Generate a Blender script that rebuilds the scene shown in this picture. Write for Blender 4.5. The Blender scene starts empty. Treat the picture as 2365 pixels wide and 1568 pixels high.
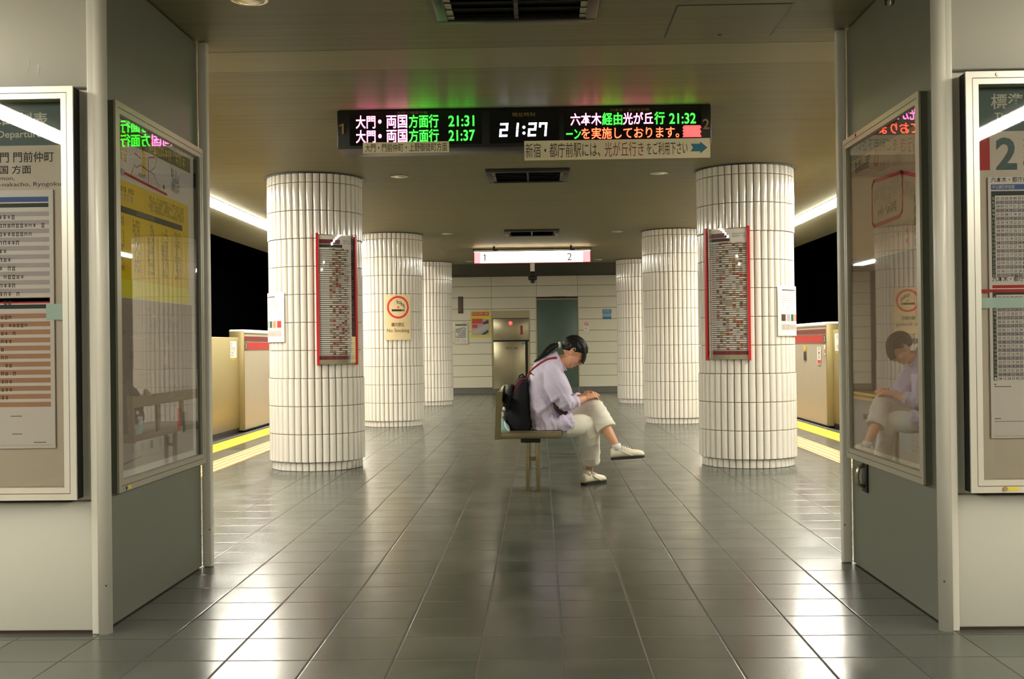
import bpy, bmesh, math, random
from mathutils import Vector, Matrix, noise
from mathutils.bvhtree import BVHTree
random.seed(7)
PI = math.pi
scn = bpy.context.scene
COL = scn.collection

# ------------------------------------------------------------------ camera, world, exposure
FPX, EYE = 2610.0, 1.11
YAW, PITCH, ROLL = math.radians(1.4), math.radians(.26), math.radians(.7)
D = Vector((-math.sin(YAW)*math.cos(PITCH), math.cos(YAW)*math.cos(PITCH), math.sin(PITCH)))
_r = Vector((math.cos(YAW), math.sin(YAW), 0)); _u = _r.cross(D)
RT = math.cos(ROLL)*_r - math.sin(ROLL)*_u
UP = math.sin(ROLL)*_r + math.cos(ROLL)*_u
cam = bpy.data.cameras.new('camera'); cob = bpy.data.objects.new('camera', cam); COL.objects.link(cob)
cam.sensor_width = 36.0; cam.lens = FPX/2365*36.0; cam.clip_start = .05; cam.clip_end = 200
cob.matrix_world = Matrix(((RT.x, UP.x, -D.x, 0), (RT.y, UP.y, -D.y, 0), (RT.z, UP.z, -D.z, EYE), (0, 0, 0, 1)))
scn.camera = cob
w = bpy.data.worlds.new('world'); scn.world = w; w.use_nodes = True
w.node_tree.nodes['Background'].inputs[0].default_value = (.9, .85, .6, 1)
w.node_tree.nodes['Background'].inputs[1].default_value = 0.0
vs = scn.view_settings; vs.view_transform = 'Standard'; vs.look = 'None'; vs.gamma = 1.0; vs.use_curve_mapping = False
vs.exposure = 0.15
scn.cycles.use_denoising = True
scn.cycles.max_bounces = 8; scn.cycles.diffuse_bounces = 5; scn.cycles.glossy_bounces = 5; scn.cycles.transparent_max_bounces = 12
scn.cycles.sample_clamp_indirect = 6.0
STRIP_POWER = 74.0

# ------------------------------------------------------------------ materials
def lin(c):
    return tuple(((v/255)/12.92 if v/255 <= .04045 else ((v/255+.055)/1.055)**2.4) for v in c)
def nn(nt, t, **k):
    n = nt.nodes.new(t)
    for a, b in k.items(): setattr(n, a, b)
    return n
def pm(name, col, rough=.5, metal=0., var=.05, scale=6., stretch=(1, 1, 1), bump=0., spec=.5, coat=0.):
    m = bpy.data.materials.new(name); m.use_nodes = True; nt = m.node_tree; b = nt.nodes['Principled BSDF']
    b.inputs['Roughness'].default_value = rough; b.inputs['Metallic'].default_value = metal
    b.inputs['Specular IOR Level'].default_value = spec; b.inputs['Coat Weight'].default_value = coat
    c = lin(col)
    tc = nn(nt, 'ShaderNodeTexCoord'); mp = nn(nt, 'ShaderNodeMapping'); mp.inputs['Scale'].default_value = stretch
    nt.links.new(tc.outputs['Object'], mp.inputs[0])
    nz = nn(nt, 'ShaderNodeTexNoise'); nz.inputs['Scale'].default_value = scale; nz.inputs['Detail'].default_value = 4
    nt.links.new(mp.outputs[0], nz.inputs['Vector'])
    mx = nn(nt, 'ShaderNodeMix', data_type='RGBA')
    mx.inputs[6].default_value = (*[v*(1-var*2) for v in c], 1); mx.inputs[7].default_value = (*[min(1, v*(1+var*2)) for v in c], 1)
    nt.links.new(nz.outputs[0], mx.inputs[0]); nt.links.new(mx.outputs[2], b.inputs['Base Color'])
    if bump:
        bp = nn(nt, 'ShaderNodeBump'); bp.inputs['Strength'].default_value = bump; bp.inputs['Distance'].default_value = .01
        nt.links.new(nz.outputs[0], bp.inputs['Height']); nt.links.new(bp.outputs[0], b.inputs['Normal'])
    return m
def em(name, col, power):
    m = bpy.data.materials.new(name); m.use_nodes = True; nt = m.node_tree; b = nt.nodes['Principled BSDF']
    b.inputs['Base Color'].default_value = (.6, .6, .6, 1)
    b.inputs['Emission Color'].default_value = (*lin(col), 1); b.inputs['Emission Strength'].default_value = power
    return m
def glass(name, refl=1.0, tint=(1, 1, 1)):
    m = bpy.data.materials.new(name); m.use_nodes = True; nt = m.node_tree; nt.nodes.clear()
    out = nn(nt, 'ShaderNodeOutputMaterial'); mix = nn(nt, 'ShaderNodeMixShader')
    tr = nn(nt, 'ShaderNodeBsdfTransparent'); tr.inputs[0].default_value = (*tint, 1)
    gl = nn(nt, 'ShaderNodeBsdfGlossy'); gl.inputs['Roughness'].default_value = .015
    fr = nn(nt, 'ShaderNodeFresnel'); fr.inputs[0].default_value = 1.5
    mu = nn(nt, 'ShaderNodeMath', operation='MULTIPLY'); mu.inputs[1].default_value = refl; mu.use_clamp = True
    nt.links.new(fr.outputs[0], mu.inputs[0]); nt.links.new(mu.outputs[0], mix.inputs[0])
    nt.links.new(tr.outputs[0], mix.inputs[1]); nt.links.new(gl.outputs[0], mix.inputs[2]); nt.links.new(mix.outputs[0], out.inputs[0])
    return m

M = {}
M['tile'] = pm('glazed_white_tile', (236, 231, 218), .1, var=.02, scale=3, coat=.3)
M['grout'] = pm('brown_grout', (112, 86, 60), .9, var=.15, scale=30)
M['dark_ring'] = pm('dark_collar', (40, 40, 34), .4)
M['panel'] = pm('enamel_wall_panel', (194, 192, 177), .42, var=.02, scale=2, bump=.02)
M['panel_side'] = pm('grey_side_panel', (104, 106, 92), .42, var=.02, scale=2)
M['trim'] = pm('aluminium_trim', (218, 214, 198), .34, metal=.0, var=.02, scale=3)
M['alu'] = pm('case_aluminium', (214, 211, 196), .3, metal=.3, var=.02)
M['dark_line'] = pm('groove_brown', (70, 45, 35), .6)
M['black'] = pm('black_void', (4, 5, 5), .9, var=.0, spec=.02)
M['tunnel'] = pm('unlit_tunnel_black', (3, 4, 4), .95, var=.0, spec=.0)  # darkness of the unlit tunnel put into the colour as near-black
M['fascia'] = pm('brown_fascia', (150, 134, 96), .6, var=.05)
M['dark_ceiling'] = pm('dark_ceiling_panel', (40, 42, 36), .7, var=.1)  # darker even colour for the far end of the ceiling
M['wallpanel'] = pm('far_wall_panel', (222, 216, 190), .3, var=.03, scale=1.5)
M['wallgroove'] = pm('far_wall_groove', (60, 52, 40), .8)
M['skirt'] = pm('grey_skirting', (104, 104, 92), .4)
M['door'] = pm('grey_green_door', (78, 98, 84), .4, var=.04)
M['steel'] = pm('brushed_steel', (176, 168, 138), .3, metal=.75, var=.05, scale=5, stretch=(1, 1, 12))
M['bench_steel'] = pm('bench_steel', (128, 118, 86), .32, metal=.6, var=.05, scale=5)
M['frame_dim'] = pm('satin_case_frame', (164, 160, 140), .35, metal=.3, var=.02)
M['steel_dark'] = pm('dark_bracket', (30, 30, 26), .4, metal=.4)
M['gate_white'] = pm('gate_cream', (172, 164, 144), .35, var=.02)
M['gate_cap'] = pm('gate_bronze_end', (128, 114, 70), .35, metal=.3, var=.03)
M['gate_panel'] = pm('gate_yellow_panel', (152, 140, 96), .35, var=.02)
M['gate_top'] = pm('gate_top', (240, 238, 228), .3)
M['red'] = pm('red_stripe', (170, 40, 38), .4)
M['dred'] = pm('dark_red_stripe', (112, 34, 36), .4)
M['crimson'] = pm('crimson_frame', (205, 38, 42), .3)
M['green_mark'] = pm('dark_green_mark', (42, 66, 50), .5)
M['yellow'] = pm('safety_yellow', (226, 178, 20), .5, var=.04, scale=20)
M['tactile'] = pm('tactile_cream_yellow', (190, 148, 88), .5, var=.04, scale=20)
M['edge'] = pm('platform_edge_dark', (44, 42, 34), .6)
M['paper'] = pm('white_paper', (234, 228, 216), .6, var=.01)
M['paper_grey'] = pm('grey_paper', (196, 187, 176), .6, var=.02)
M['paper_warm'] = pm('warm_paper', (206, 184, 150), .6, var=.02)
M['board_beige'] = pm('case_backboard', (214, 200, 168), .6, var=.04, scale=4)
M['ink'] = pm('black_ink', (44, 40, 34), .6)
M['ink_soft'] = pm('grey_ink', (112, 104, 94), .6)
M['ink_faint'] = pm('faint_ink', (156, 148, 136), .6)
M['head_green'] = pm('dark_green_header', (48, 84, 72), .5)
M['head_text'] = pm('cream_lettering', (214, 214, 190), .6)
M['blue_bar'] = pm('blue_bar', (36, 78, 146), .5)
M['row_grey'] = pm('lilac_grey_row', (190, 182, 178), .6)
M['row_tan'] = pm('tan_row', (190, 146, 112), .6)
M['row_red'] = pm('red_row', (190, 42, 36), .6)
M['row_dark'] = pm('dark_row', (52, 60, 48), .6)
M['map_yellow'] = pm('map_yellow', (240, 212, 26), .55)
M['map_lemon'] = pm('map_lemon', (240, 232, 70), .55)
M['map_olive'] = pm('map_olive', (116, 112, 66), .55)
M['map_pink'] = pm('map_pink', (206, 66, 84), .55)
M['map_grey'] = pm('map_grey', (150, 146, 134), .55)
M['tape'] = pm('pale_green_tape', (196, 226, 210), .35)
M['flank_shade'] = pm('black_flank_shade', (16, 16, 14), .7, var=.05)  # shadow on the front case flanks, put into the colour
M['flank_shade_grey'] = pm('grey_flank_shade', (84, 86, 72), .5)  # paler flank shade for the passage cases, also in the colour
M['paper_head'] = pm('ivory_paper', (216, 206, 184), .6, var=.01)
M['chart_brown'] = pm('chart_brown', (140, 96, 74), .6)
M['map_brown'] = pm('brown_tinted_map_paper', (160, 140, 114), .6, var=.02)
M['map_dull'] = pm('dull_map_paper', (174, 162, 146), .6, var=.02)
M['chrome'] = pm('chrome_lock', (210, 205, 195), .15, metal=1.)
M['yellow_tag'] = pm('yellow_tag', (226, 200, 40), .5)
M['led_body'] = pm('black_display_case', (12, 13, 13), .35, var=.0)
M['led_screen'] = pm('display_screen', (9, 11, 11), .2, var=.0)
M['led_label'] = pm('gold_lettering', (150, 132, 76), .5)
M['plate'] = pm('cream_plate', (238, 226, 190), .5)
M['plate_red'] = pm('plate_red_ink', (150, 52, 44), .6)
M['plate_blue'] = pm('plate_blue_ink', (62, 124, 150), .6)
M['pink_led'] = em('led_pink', (255, 104, 172), 8.5)
M['green_led'] = em('led_green', (4, 255, 22), 10.0)
M['orange_led'] = em('led_orange', (255, 56, 26), 9.0)
M['red_led'] = em('led_red', (255, 30, 46), 2.2)
M['white_led'] = em('led_white', (225, 228, 255), 5.0)
M['strip'] = em('fluorescent_diffuser', (255, 249, 234), STRIP_POWER)
M['sign_glow'] = em('backlit_white', (255, 244, 225), 3.0)
M['sign_top'] = em('backlit_top', (255, 226, 190), 16.0)
M['sign_pink'] = em('backlit_pink', (255, 150, 165), 1.2)
M['sign_edge'] = pm('sign_red_edge', (216, 60, 56), .4)
M['lamp_red'] = em('red_lamp', (255, 40, 50), 1.6)
M['vent_dark'] = pm('vent_dark', (26, 26, 20), .5)
M['vent_blade'] = pm('vent_blade', (62, 58, 40), .4, metal=.3)
M['lens'] = pm('downlight_reflector', (232, 226, 200), .2, metal=.5)
M['glass'] = glass('case_glass', 1.7)
M['acrylic'] = glass('acrylic_cover', .8)
M['skin'] = pm('skin', (222, 166, 130), .5, var=.04, scale=20)
M['lip'] = pm('lips', (196, 116, 100), .45)
M['hair'] = pm('black_hair', (17, 14, 12), .5, var=.3, scale=14, stretch=(1, 6, 6), bump=.25, spec=.3)
M['shirt'] = pm('lavender_cotton', (212, 203, 226), .8, var=.05, scale=14, bump=.12)
M['trouser'] = pm('cream_cotton', (244, 239, 222), .85, var=.04, scale=14, bump=.12)
M['bagnavy'] = pm('navy_nylon', (9, 12, 20), .85, var=.15, scale=20, bump=.15)
M['bagred'] = pm('red_webbing', (150, 30, 36), .6)
M['pattern'] = pm('dark_patterned_cloth', (66, 40, 32), .8, var=.5, scale=60)
M['shoe'] = pm('cream_leather', (236, 228, 200), .5, var=.03, scale=30, bump=.1)
M['sole'] = pm('dark_sole', (40, 38, 32), .6)
M['sock'] = pm('white_sock', (238, 234, 226), .8)
M['white'] = pm('white_plastic', (236, 234, 226), .4)
M['teal'] = pm('pale_teal_cloth', (150, 196, 198), .7)
M['clear_green'] = pm('olive_pouch', (110, 112, 78), .35)
M['poster_yellow'] = pm('poster_yellow', (222, 204, 54), .5)
M['poster_red'] = pm('poster_red', (210, 70, 60), .5)
M['poster_lilac'] = pm('poster_lilac', (176, 168, 172), .5)
M['poster_navy'] = pm('poster_navy', (54, 66, 104), .5)
M['sky_blue'] = pm('notice_blue', (40, 120, 160), .5)
M['notice_pale'] = pm('notice_pale_blue', (150, 186, 200), .5)
M['dk_green'] = pm('notice_green', (58, 96, 72), .5)
M['ns_cream'] = pm('cream_sign', (238, 214, 164), .5)
M['ns_red'] = pm('prohibition_red', (222, 56, 44), .5)
M['brown_plate'] = pm('brown_plate', (86, 62, 48), .5)
M['cam_white'] = pm('camera_bracket', (226, 220, 200), .4)

def floor_material():
    m = bpy.data.materials.new('grey_floor_tile'); m.use_nodes = True; nt = m.node_tree; b = nt.nodes['Principled BSDF']; L = nt.links.new
    tc = nn(nt, 'ShaderNodeTexCoord'); sp = nn(nt, 'ShaderNodeSeparateXYZ'); L(tc.outputs['Object'], sp.inputs[0])
    def mth(op, a, bb=None, c=None):
        n = nn(nt, 'ShaderNodeMath', operation=op)
        for i, v in enumerate((a, bb, c)):
            if v is None: continue
            if isinstance(v, (int, float)): n.inputs[i].default_value = v
            else: L(v, n.inputs[i])
        return n.outputs[0]
    def axis(o, off, step):
        q = mth('DIVIDE', mth('ADD', o, off), step)
        f = mth('FRACT', q); fl = mth('FLOOR', q)
        d = mth('MINIMUM', f, mth('SUBTRACT', 1.0, f))
        return fl, mth('MULTIPLY', d, step)
    fx, dx = axis(sp.outputs[0], 0.23, .2995)
    fy, dy = axis(sp.outputs[1], -3.99+.303*40, .303)
    gx = mth('LESS_THAN', dx, .0032); gy = mth('LESS_THAN', dy, .0022)
    g = mth('MAXIMUM', gx, gy)
    cb = nn(nt, 'ShaderNodeCombineXYZ'); L(fx, cb.inputs[0]); L(fy, cb.inputs[1])
    wn = nn(nt, 'ShaderNodeTexWhiteNoise', noise_dimensions='3D'); L(cb.outputs[0], wn.inputs['Vector'])
    nz = nn(nt, 'ShaderNodeTexNoise'); nz.inputs['Scale'].default_value = 3.2; nz.inputs['Detail'].default_value = 1.5; L(tc.outputs['Object'], nz.inputs['Vector'])
    nz2 = nn(nt, 'ShaderNodeTexNoise'); nz2.inputs['Scale'].default_value = 9; nz2.inputs['Detail'].default_value = 1; L(tc.outputs['Object'], nz2.inputs['Vector'])
    v = mth('ADD', mth('MULTIPLY', wn.outputs[0], .25), mth('MULTIPLY', nz.outputs[0], .75))
    mx = nn(nt, 'ShaderNodeMix', data_type='RGBA'); L(v, mx.inputs[0])
    mx.inputs[6].default_value = (*lin((44, 49, 43)), 1); mx.inputs[7].default_value = (*lin((92, 95, 85)), 1)
    mg = nn(nt, 'ShaderNodeMix', data_type='RGBA'); L(g, mg.inputs[0]); L(mx.outputs[2], mg.inputs[6]); mg.inputs[7].default_value = (*lin((44, 34, 24)), 1)
    L(mg.outputs[2], b.inputs['Base Color'])
    ro = mth('ADD', .145, mth('ADD', mth('MULTIPLY', g, .5), mth('MULTIPLY', nz.outputs[0], .14)))
    L(ro, b.inputs['Roughness']); b.inputs['Specular IOR Level'].default_value = .9
    # tile edges dip and every tile is slightly cushioned
    edge = mth('MINIMUM', dx, dy); cush = mth('MINIMUM', mth('MULTIPLY', edge, 170.0), 1.0)
    h = mth('ADD', cush, mth('MULTIPLY', nz2.outputs[0], .12))
    bp = nn(nt, 'ShaderNodeBump'); bp.inputs['Strength'].default_value = .3; bp.inputs['Distance'].default_value = .003
    L(h, bp.inputs['Height']); L(bp.outputs[0], b.inputs['Normal'])
    return m
M['floor'] = floor_material()
def ceiling_material(name, ca, cb_, rough=.5, bump=.08):
    m = bpy.data.materials.new(name); m.use_nodes = True; nt = m.node_tree; b = nt.nodes['Principled BSDF']; L = nt.links.new
    tc = nn(nt, 'ShaderNodeTexCoord'); mp = nn(nt, 'ShaderNodeMapping'); mp.inputs['Scale'].default_value = (.35, 26, 1); L(tc.outputs['Object'], mp.inputs[0])
    nz = nn(nt, 'ShaderNodeTexNoise'); nz.inputs['Scale'].default_value = 1.; nz.inputs['Detail'].default_value = 6; L(mp.outputs[0], nz.inputs['Vector'])
    mx = nn(nt, 'ShaderNodeMix', data_type='RGBA'); L(nz.outputs[0], mx.inputs[0])
    mx.inputs[6].default_value = (*lin(ca), 1); mx.inputs[7].default_value = (*lin(cb_), 1); L(mx.outputs[2], b.inputs['Base Color'])
    b.inputs['Roughness'].default_value = rough; b.inputs['Specular IOR Level'].default_value = .6
    b.inputs['Anisotropic'].default_value = .85
    tg = nn(nt, 'ShaderNodeCombineXYZ'); tg.inputs[1].default_value = 1.0; L(tg.outputs[0], b.inputs['Tangent'])
    mp2 = nn(nt, 'ShaderNodeMapping'); mp2.inputs['Scale'].default_value = (.6, 90, 1); L(tc.outputs['Object'], mp2.inputs[0])
    n2 = nn(nt, 'ShaderNodeTexNoise'); n2.inputs['Scale'].default_value = 1.; L(mp2.outputs[0], n2.inputs['Vector'])
    bp = nn(nt, 'ShaderNodeBump'); bp.inputs['Strength'].default_value = bump; bp.inputs['Distance'].default_value = .002
    L(n2.outputs[0], bp.inputs['Height']); L(bp.outputs[0], b.inputs['Normal'])
    return m
M['ceiling'] = ceiling_material('ribbed_ceiling_panel', (118, 117, 92), (156, 153, 124))
M['ceiling_band'] = ceiling_material('smooth_ceiling_panel', (152, 149, 121), (166, 162, 133), .5, .04)

# ------------------------------------------------------------------ mesh builder
_tc = {}
def glyphs(s, bold=0., res=3):
    k = (s, bold, res)
    if k in _tc: return _tc[k]
    c = bpy.data.curves.new('lettering', 'FONT'); c.body = s; c.resolution_u = res; c.offset = bold
    o = bpy.data.objects.new('lettering', c); COL.objects.link(o)
    me = bpy.data.meshes.new_from_object(o.evaluated_get(bpy.context.evaluated_depsgraph_get()))
    vs_ = [v.co.copy() for v in me.vertices]; fs = [tuple(p.vertices) for p in me.polygons]
    bpy.data.objects.remove(o); bpy.data.curves.remove(c); bpy.data.meshes.remove(me)
    _tc[k] = (vs_, fs); return _tc[k]

class MB:
    def __init__(s): s.bm = bmesh.new(); s.mats = []
    def mi(s, m):
        if m not in s.mats: s.mats.append(m)
        return s.mats.index(m)
    def face(s, vs_, m, smooth=False):
        try: f = s.bm.faces.new(vs_)
        except ValueError: return None
        f.material_index = s.mi(m); f.smooth = smooth; return f
    def quad(s, pts, m): return s.face([s.bm.verts.new(p) for p in pts], m)
    def box(s, x0, x1, y0, y1, z0, z1, m, bev=0., seg=2):
        t = bmesh.new(); bmesh.ops.create_cube(t, size=1)
        for v in t.verts: v.co = Vector(((x0+x1)/2+v.co.x*(x1-x0), (y0+y1)/2+v.co.y*(y1-y0), (z0+z1)/2+v.co.z*(z1-z0)))
        if bev: bmesh.ops.bevel(t, geom=t.edges[:], offset=bev, segments=seg, profile=.5, affect='EDGES', clamp_overlap=True)
        s.merge(t, m, bool(bev)); return s
    def merge(s, t, m, smooth=False):
        mp = {v: s.bm.verts.new(v.co) for v in t.verts}
        for f in t.faces: s.face([mp[v] for v in f.verts], m, smooth)
        t.free()
    def rect(s, f, u0, v0, u1, v1, m, n=0., nu=1):
        lo = [s.bm.verts.new(f(u0+(u1-u0)*i/nu, v0, n)) for i in range(nu+1)]
        hi = [s.bm.verts.new(f(u0+(u1-u0)*i/nu, v1, n)) for i in range(nu+1)]
        for i in range(nu): s.face((lo[i], lo[i+1], hi[i+1], hi[i]), m)
    def poly(s, f, pts, m, n=0.): s.face([s.bm.verts.new(f(u, v, n)) for u, v in pts], m)
    def ring(s, f, cu, cv, r0, r1, m, n=0., k=36, ry=1.):
        a = [s.bm.verts.new(f(cu+r0*math.cos(2*PI*i/k), cv+ry*r0*math.sin(2*PI*i/k), n)) for i in range(k)]
        b = [s.bm.verts.new(f(cu+r1*math.cos(2*PI*i/k), cv+ry*r1*math.sin(2*PI*i/k), n)) for i in range(k)]
        for i in range(k): s.face((a[i], b[i], b[(i+1) % k], a[(i+1) % k]), m)
    def line(s, f, pts, wd, m, n=0.):
        for (a, b) in zip(pts, pts[1:]):
            d = Vector((b[0]-a[0], b[1]-a[1])); l = d.length
            if l < 1e-6: continue
            p = Vector((-d.y, d.x))/l*wd/2; e = d/l*wd*.4
            s.poly(f, [(a[0]-e.x-p.x, a[1]-e.y-p.y), (b[0]+e.x-p.x, b[1]+e.y-p.y), (b[0]+e.x+p.x, b[1]+e.y+p.y), (a[0]-e.x+p.x, a[1]-e.y+p.y)], m, n)
    def text(s, f, t, u0, v0, w_, h, m, n=0., bold=0., res=3):
        vs_, fs = glyphs(t, bold, res)
        if not vs_: return
        xa = min(v.x for v in vs_); xb = max(v.x for v in vs_); ya = min(v.y for v in vs_); yb = max(v.y for v in vs_)
        sy = h/max(1e-6, yb-ya); sx = w_/max(1e-6, xb-xa) if w_ else sy
        mp = [s.bm.verts.new(f(u0+(v.x-xa)*sx, v0+(v.y-ya)*sy, n)) for v in vs_]
        for q in fs: s.face([mp[i] for i in q], m)
    def tube(s, pts, m, k=12, cap=True):
        """pts: (Vector, ra, rb, [side vector]) ; ra in the plane square to side, rb along side"""
        rings = []
        for i, p in enumerate(pts):
            a = pts[max(0, i-1)][0]; b = pts[min(len(pts)-1, i+1)][0]; T = (b-a).normalized()
            sd = p[3] if len(p) > 3 else Vector((0, 1, 0))
            B = (sd-T*sd.dot(T))
            if B.length < 1e-4: B = Vector((1, 0, 0))-T*T.x
            B.normalize(); A = B.cross(T)
            rings.append([s.bm.verts.new(p[0]+A*p[1]*math.cos(2*PI*j/k)+B*p[2]*math.sin(2*PI*j/k)) for j in range(k)])
        for r0, r1 in zip(rings, rings[1:]):
            for j in range(k): s.face((r0[j], r0[(j+1) % k], r1[(j+1) % k], r1[j]), m, True)
        if cap: s.face(rings[0][::-1], m, True); s.face(rings[-1], m, True)
    def ell(s, c, rx, ry, rz, m, R=None, seg=18):
        t = bmesh.new(); bmesh.ops.create_uvsphere(t, u_segments=seg, v_segments=seg*2//3, radius=1)
        for v in t.verts:
            q = Vector((v.co.x*rx, v.co.y*ry, v.co.z*rz)); v.co = c+(R @ q if R else q)
        s.merge(t, m, True)
    def cyl(s, c, r, z0, z1, m, k=32, r1=None):
        r1 = r if r1 is None else r1
        a = [s.bm.verts.new((c[0]+r*math.cos(2*PI*i/k), c[1]+r*math.sin(2*PI*i/k), z0)) for i in range(k)]
        b = [s.bm.verts.new((c[0]+r1*math.cos(2*PI*i/k), c[1]+r1*math.sin(2*PI*i/k), z1)) for i in range(k)]
        for i in range(k): s.face((a[i], a[(i+1) % k], b[(i+1) % k], b[i]), m, True)
        s.face(a[::-1], m); s.face(b, m)
    def prism(s, pts, y0, y1, m):           # polygon in XZ pushed along Y
        a = [s.bm.verts.new((x, y0, z)) for x, z in pts]; b = [s.bm.verts.new((x, y1, z)) for x, z in pts]
        n = len(pts)
        for i in range(n): s.face((a[i], a[(i+1) % n], b[(i+1) % n], b[i]), m)
        s.face(a[::-1], m); s.face(b, m)
    def mesh(s, name, off=Vector((0, 0, 0)), normals=True):
        if normals: bmesh.ops.recalc_face_normals(s.bm, faces=s.bm.faces[:])
        me = bpy.data.meshes.new(name); s.bm.to_mesh(me); s.bm.free()
        for m in s.mats: me.materials.append(M[m])
        me.transform(Matrix.Translation(-off)); return me

def world_loc(o):
    v = Vector((0, 0, 0))
    while o: v = v+o.location; o = o.parent
    return v
def one(mb, f, u, v, w_, h, m, n):
    mb.poly(f, [(u+w_*.55, v), (u+w_, v), (u+w_, v+h), (u+w_*.62, v+h), (u, v+h*.8), (u, v+h*.68), (u+w_*.55, v+h*.8)], m, n)
def put(name, mb, parent=None, loc=None, label=None, cat=None, group=None, kind=None, normals=True):
    base = world_loc(parent) if parent else Vector(loc or (0, 0, 0))
    me = mb.mesh(name, base, normals) if isinstance(mb, MB) else mb
    o = bpy.data.objects.new(name, me); COL.objects.link(o)
    if parent: o.parent = parent
    else: o.location = base
    return tag(o, label, cat, group, kind)
def tag(o, label=None, cat=None, group=None, kind=None):
    if label: o['label'] = label
    if cat: o['category'] = cat
    if group: o['group'] = group
    if kind: o['kind'] = kind
    return o
def thing(name, label, cat, loc=(0, 0, 0), group=None):
    o = bpy.data.objects.new(name, None); COL.objects.link(o); o.location = loc; o.empty_display_size = .1
    return tag(o, label, cat, group)
def B(*a, **k): return MB().box(*a, **k)
def copy_tree(root, loc, label):
    r = root.copy(); COL.objects.link(r); r.location = loc; r['label'] = label
    for ch in root.children:
        c = ch.copy(); COL.objects.link(c); c.parent = r
        for g in ch.children:
            d = g.copy(); COL.objects.link(d); d.parent = c
    return r
def facing_camera(x0, y0, z0): return lambda u, v, n: Vector((x0+u, y0-n, z0+v))      # plane seen from -Y
def on_left_wall(x0): return lambda u, v, n: Vector((x0+n, u, v))                     # plane facing +X, u = Y
def on_right_wall(x0): return lambda u, v, n: Vector((x0-n, -u, v))                   # plane facing -X, u = -Y
def on_column(cx, cy, R, a0):                                                         # a0: angle of u = 0, u runs to the right seen from outside
    def f(u, v, n):
        a = a0+u/R; return Vector((cx+(R+n)*math.cos(a), cy+(R+n)*math.sin(a), v))
    return f

# ------------------------------------------------------------------ setting
H = 2.67
YB, YE = -7.0, 25.8
put('floor', B(-3.86, 3.66, YB, YE+.1, -.3, 0, 'floor'), kind='structure')
put('ceiling', B(-3.36, 3.24, YB, 5.915, H, H+.06, 'ceiling'), kind='structure')
put('ceiling', B(-3.36, 3.24, 5.922, 6.35, H, H+.06, 'ceiling_band'), kind='structure')
put('ceiling', B(-3.36, 3.24, 6.353, 21.74, H, H+.06, 'ceiling'), kind='structure')
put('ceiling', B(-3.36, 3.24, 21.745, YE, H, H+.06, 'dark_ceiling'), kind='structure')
put('ceiling', B(-4.45, 4.26, YB, YE, H+.061, H+.1, 'black'), kind='structure')
for nm, xa, xb in (('ceiling_3', -4.456, -3.56), ('ceiling_4', 3.43, 4.27)):
    put(nm, B(xa, xb, YB, YE, H, H+.06, 'ceiling'), kind='structure')
put('wall_left', B(-6.6, -6.4, YB, YE, -1.4, 4, 'tunnel'), kind='structure')
put('wall_right', B(6.2, 6.4, YB, YE, -1.4, 4, 'tunnel'), kind='structure')
put('wall_front', B(-6.4, 6.2, YB-.2, YB, -1.4, 4, 'panel'), kind='structure')
# far wall of long horizontal panels
wb = MB(); wb.box(-6.4, 6.2, YE+.1, YE+.2, -1.4, 4, 'tunnel'); wb.box(-4.46, 4.27, YE+.02, YE+.1, -.3, H+.06, 'wallgroove')
zs = [.13+.2575*i for i in range(10)]
for i, z in enumerate(zs):
    z1 = min(z+.2575, H)
    for x0, x1 in ((-4.45, -1.09), (-1.09, -.06), (-.06, .88), (.88, 4.26)):
        if x0 == -.06 and z < 2.05: continue
        wb.box(x0+.003, x1-.003, YE, YE+.03, z+.0045, z1-.0045, 'wallpanel')
put('wall_back', wb, kind='structure')
put('baseboard_back', B(-4.45, 4.26, YE-.012, YE+.02, 0, .125, 'skirt'), kind='structure')
dr = put('door_1', B(-.055, .875, YE-.005, YE+.03, 0, 2.13, 'door', bev=.003), kind='structure')
put('door_frame', MB().box(-.075, -.055, YE-.02, YE+.03, 0, 2.15, 'steel').box(.875, .895, YE-.02, YE+.03, 0, 2.15, 'steel').box(-.055, .875, YE-.02, YE+.03, 2.13, 2.15, 'steel'), dr)
put('door_handle', MB().box(.78, .80, YE-.05, YE-.005, .98, 1.04, 'chrome', bev=.004).box(.70, .80, YE-.055, YE-.04, 1.0, 1.02, 'chrome', bev=.004), dr)

# ------------------------------------------------------------------ platform edge markings
for s, (a, b), side in ((-1, (-3.76, -3.47), 'left'), (1, (3.28, 3.56), 'right')):
    mb = MB(); mb.box(a, b, YB, YE-.02, .0, .004, 'yellow')
    y = 9.0
    while y < 16:
        for i in range(9):
            mb.box(a+.01+i*.031, a+.025+i*.031, y, y+.28, .004, .007, 'yellow')
        y += .3
    put('yellow_safety_line', mb, label=f'bright yellow safety line along the {side} platform edge', cat='floor marking')
for s, (a, b), side in ((-1, (-3.21, -2.92), 'left'), (1, (2.70, 2.99), 'right')):
    mb = MB(); mb.box(a, b, YB, YE-.02, 0, .004, 'tactile')
    for i in range(4):
        x = a+.03+i*.076; mb.box(x, x+.024, YB, YE-.02, .003, .009, 'tactile', bev=.002)
    put('tactile_paving_strip', mb, label=f'cream yellow ribbed tactile paving strip on the {side} side of the platform', cat='tactile paving')
for nm, a, b in (('trim_3', -3.86, -3.8), ('trim_4', 3.6, 3.66)):
    put(nm, B(a, b, YB, YE, -.001, .003, 'edge'), kind='structure')

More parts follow.
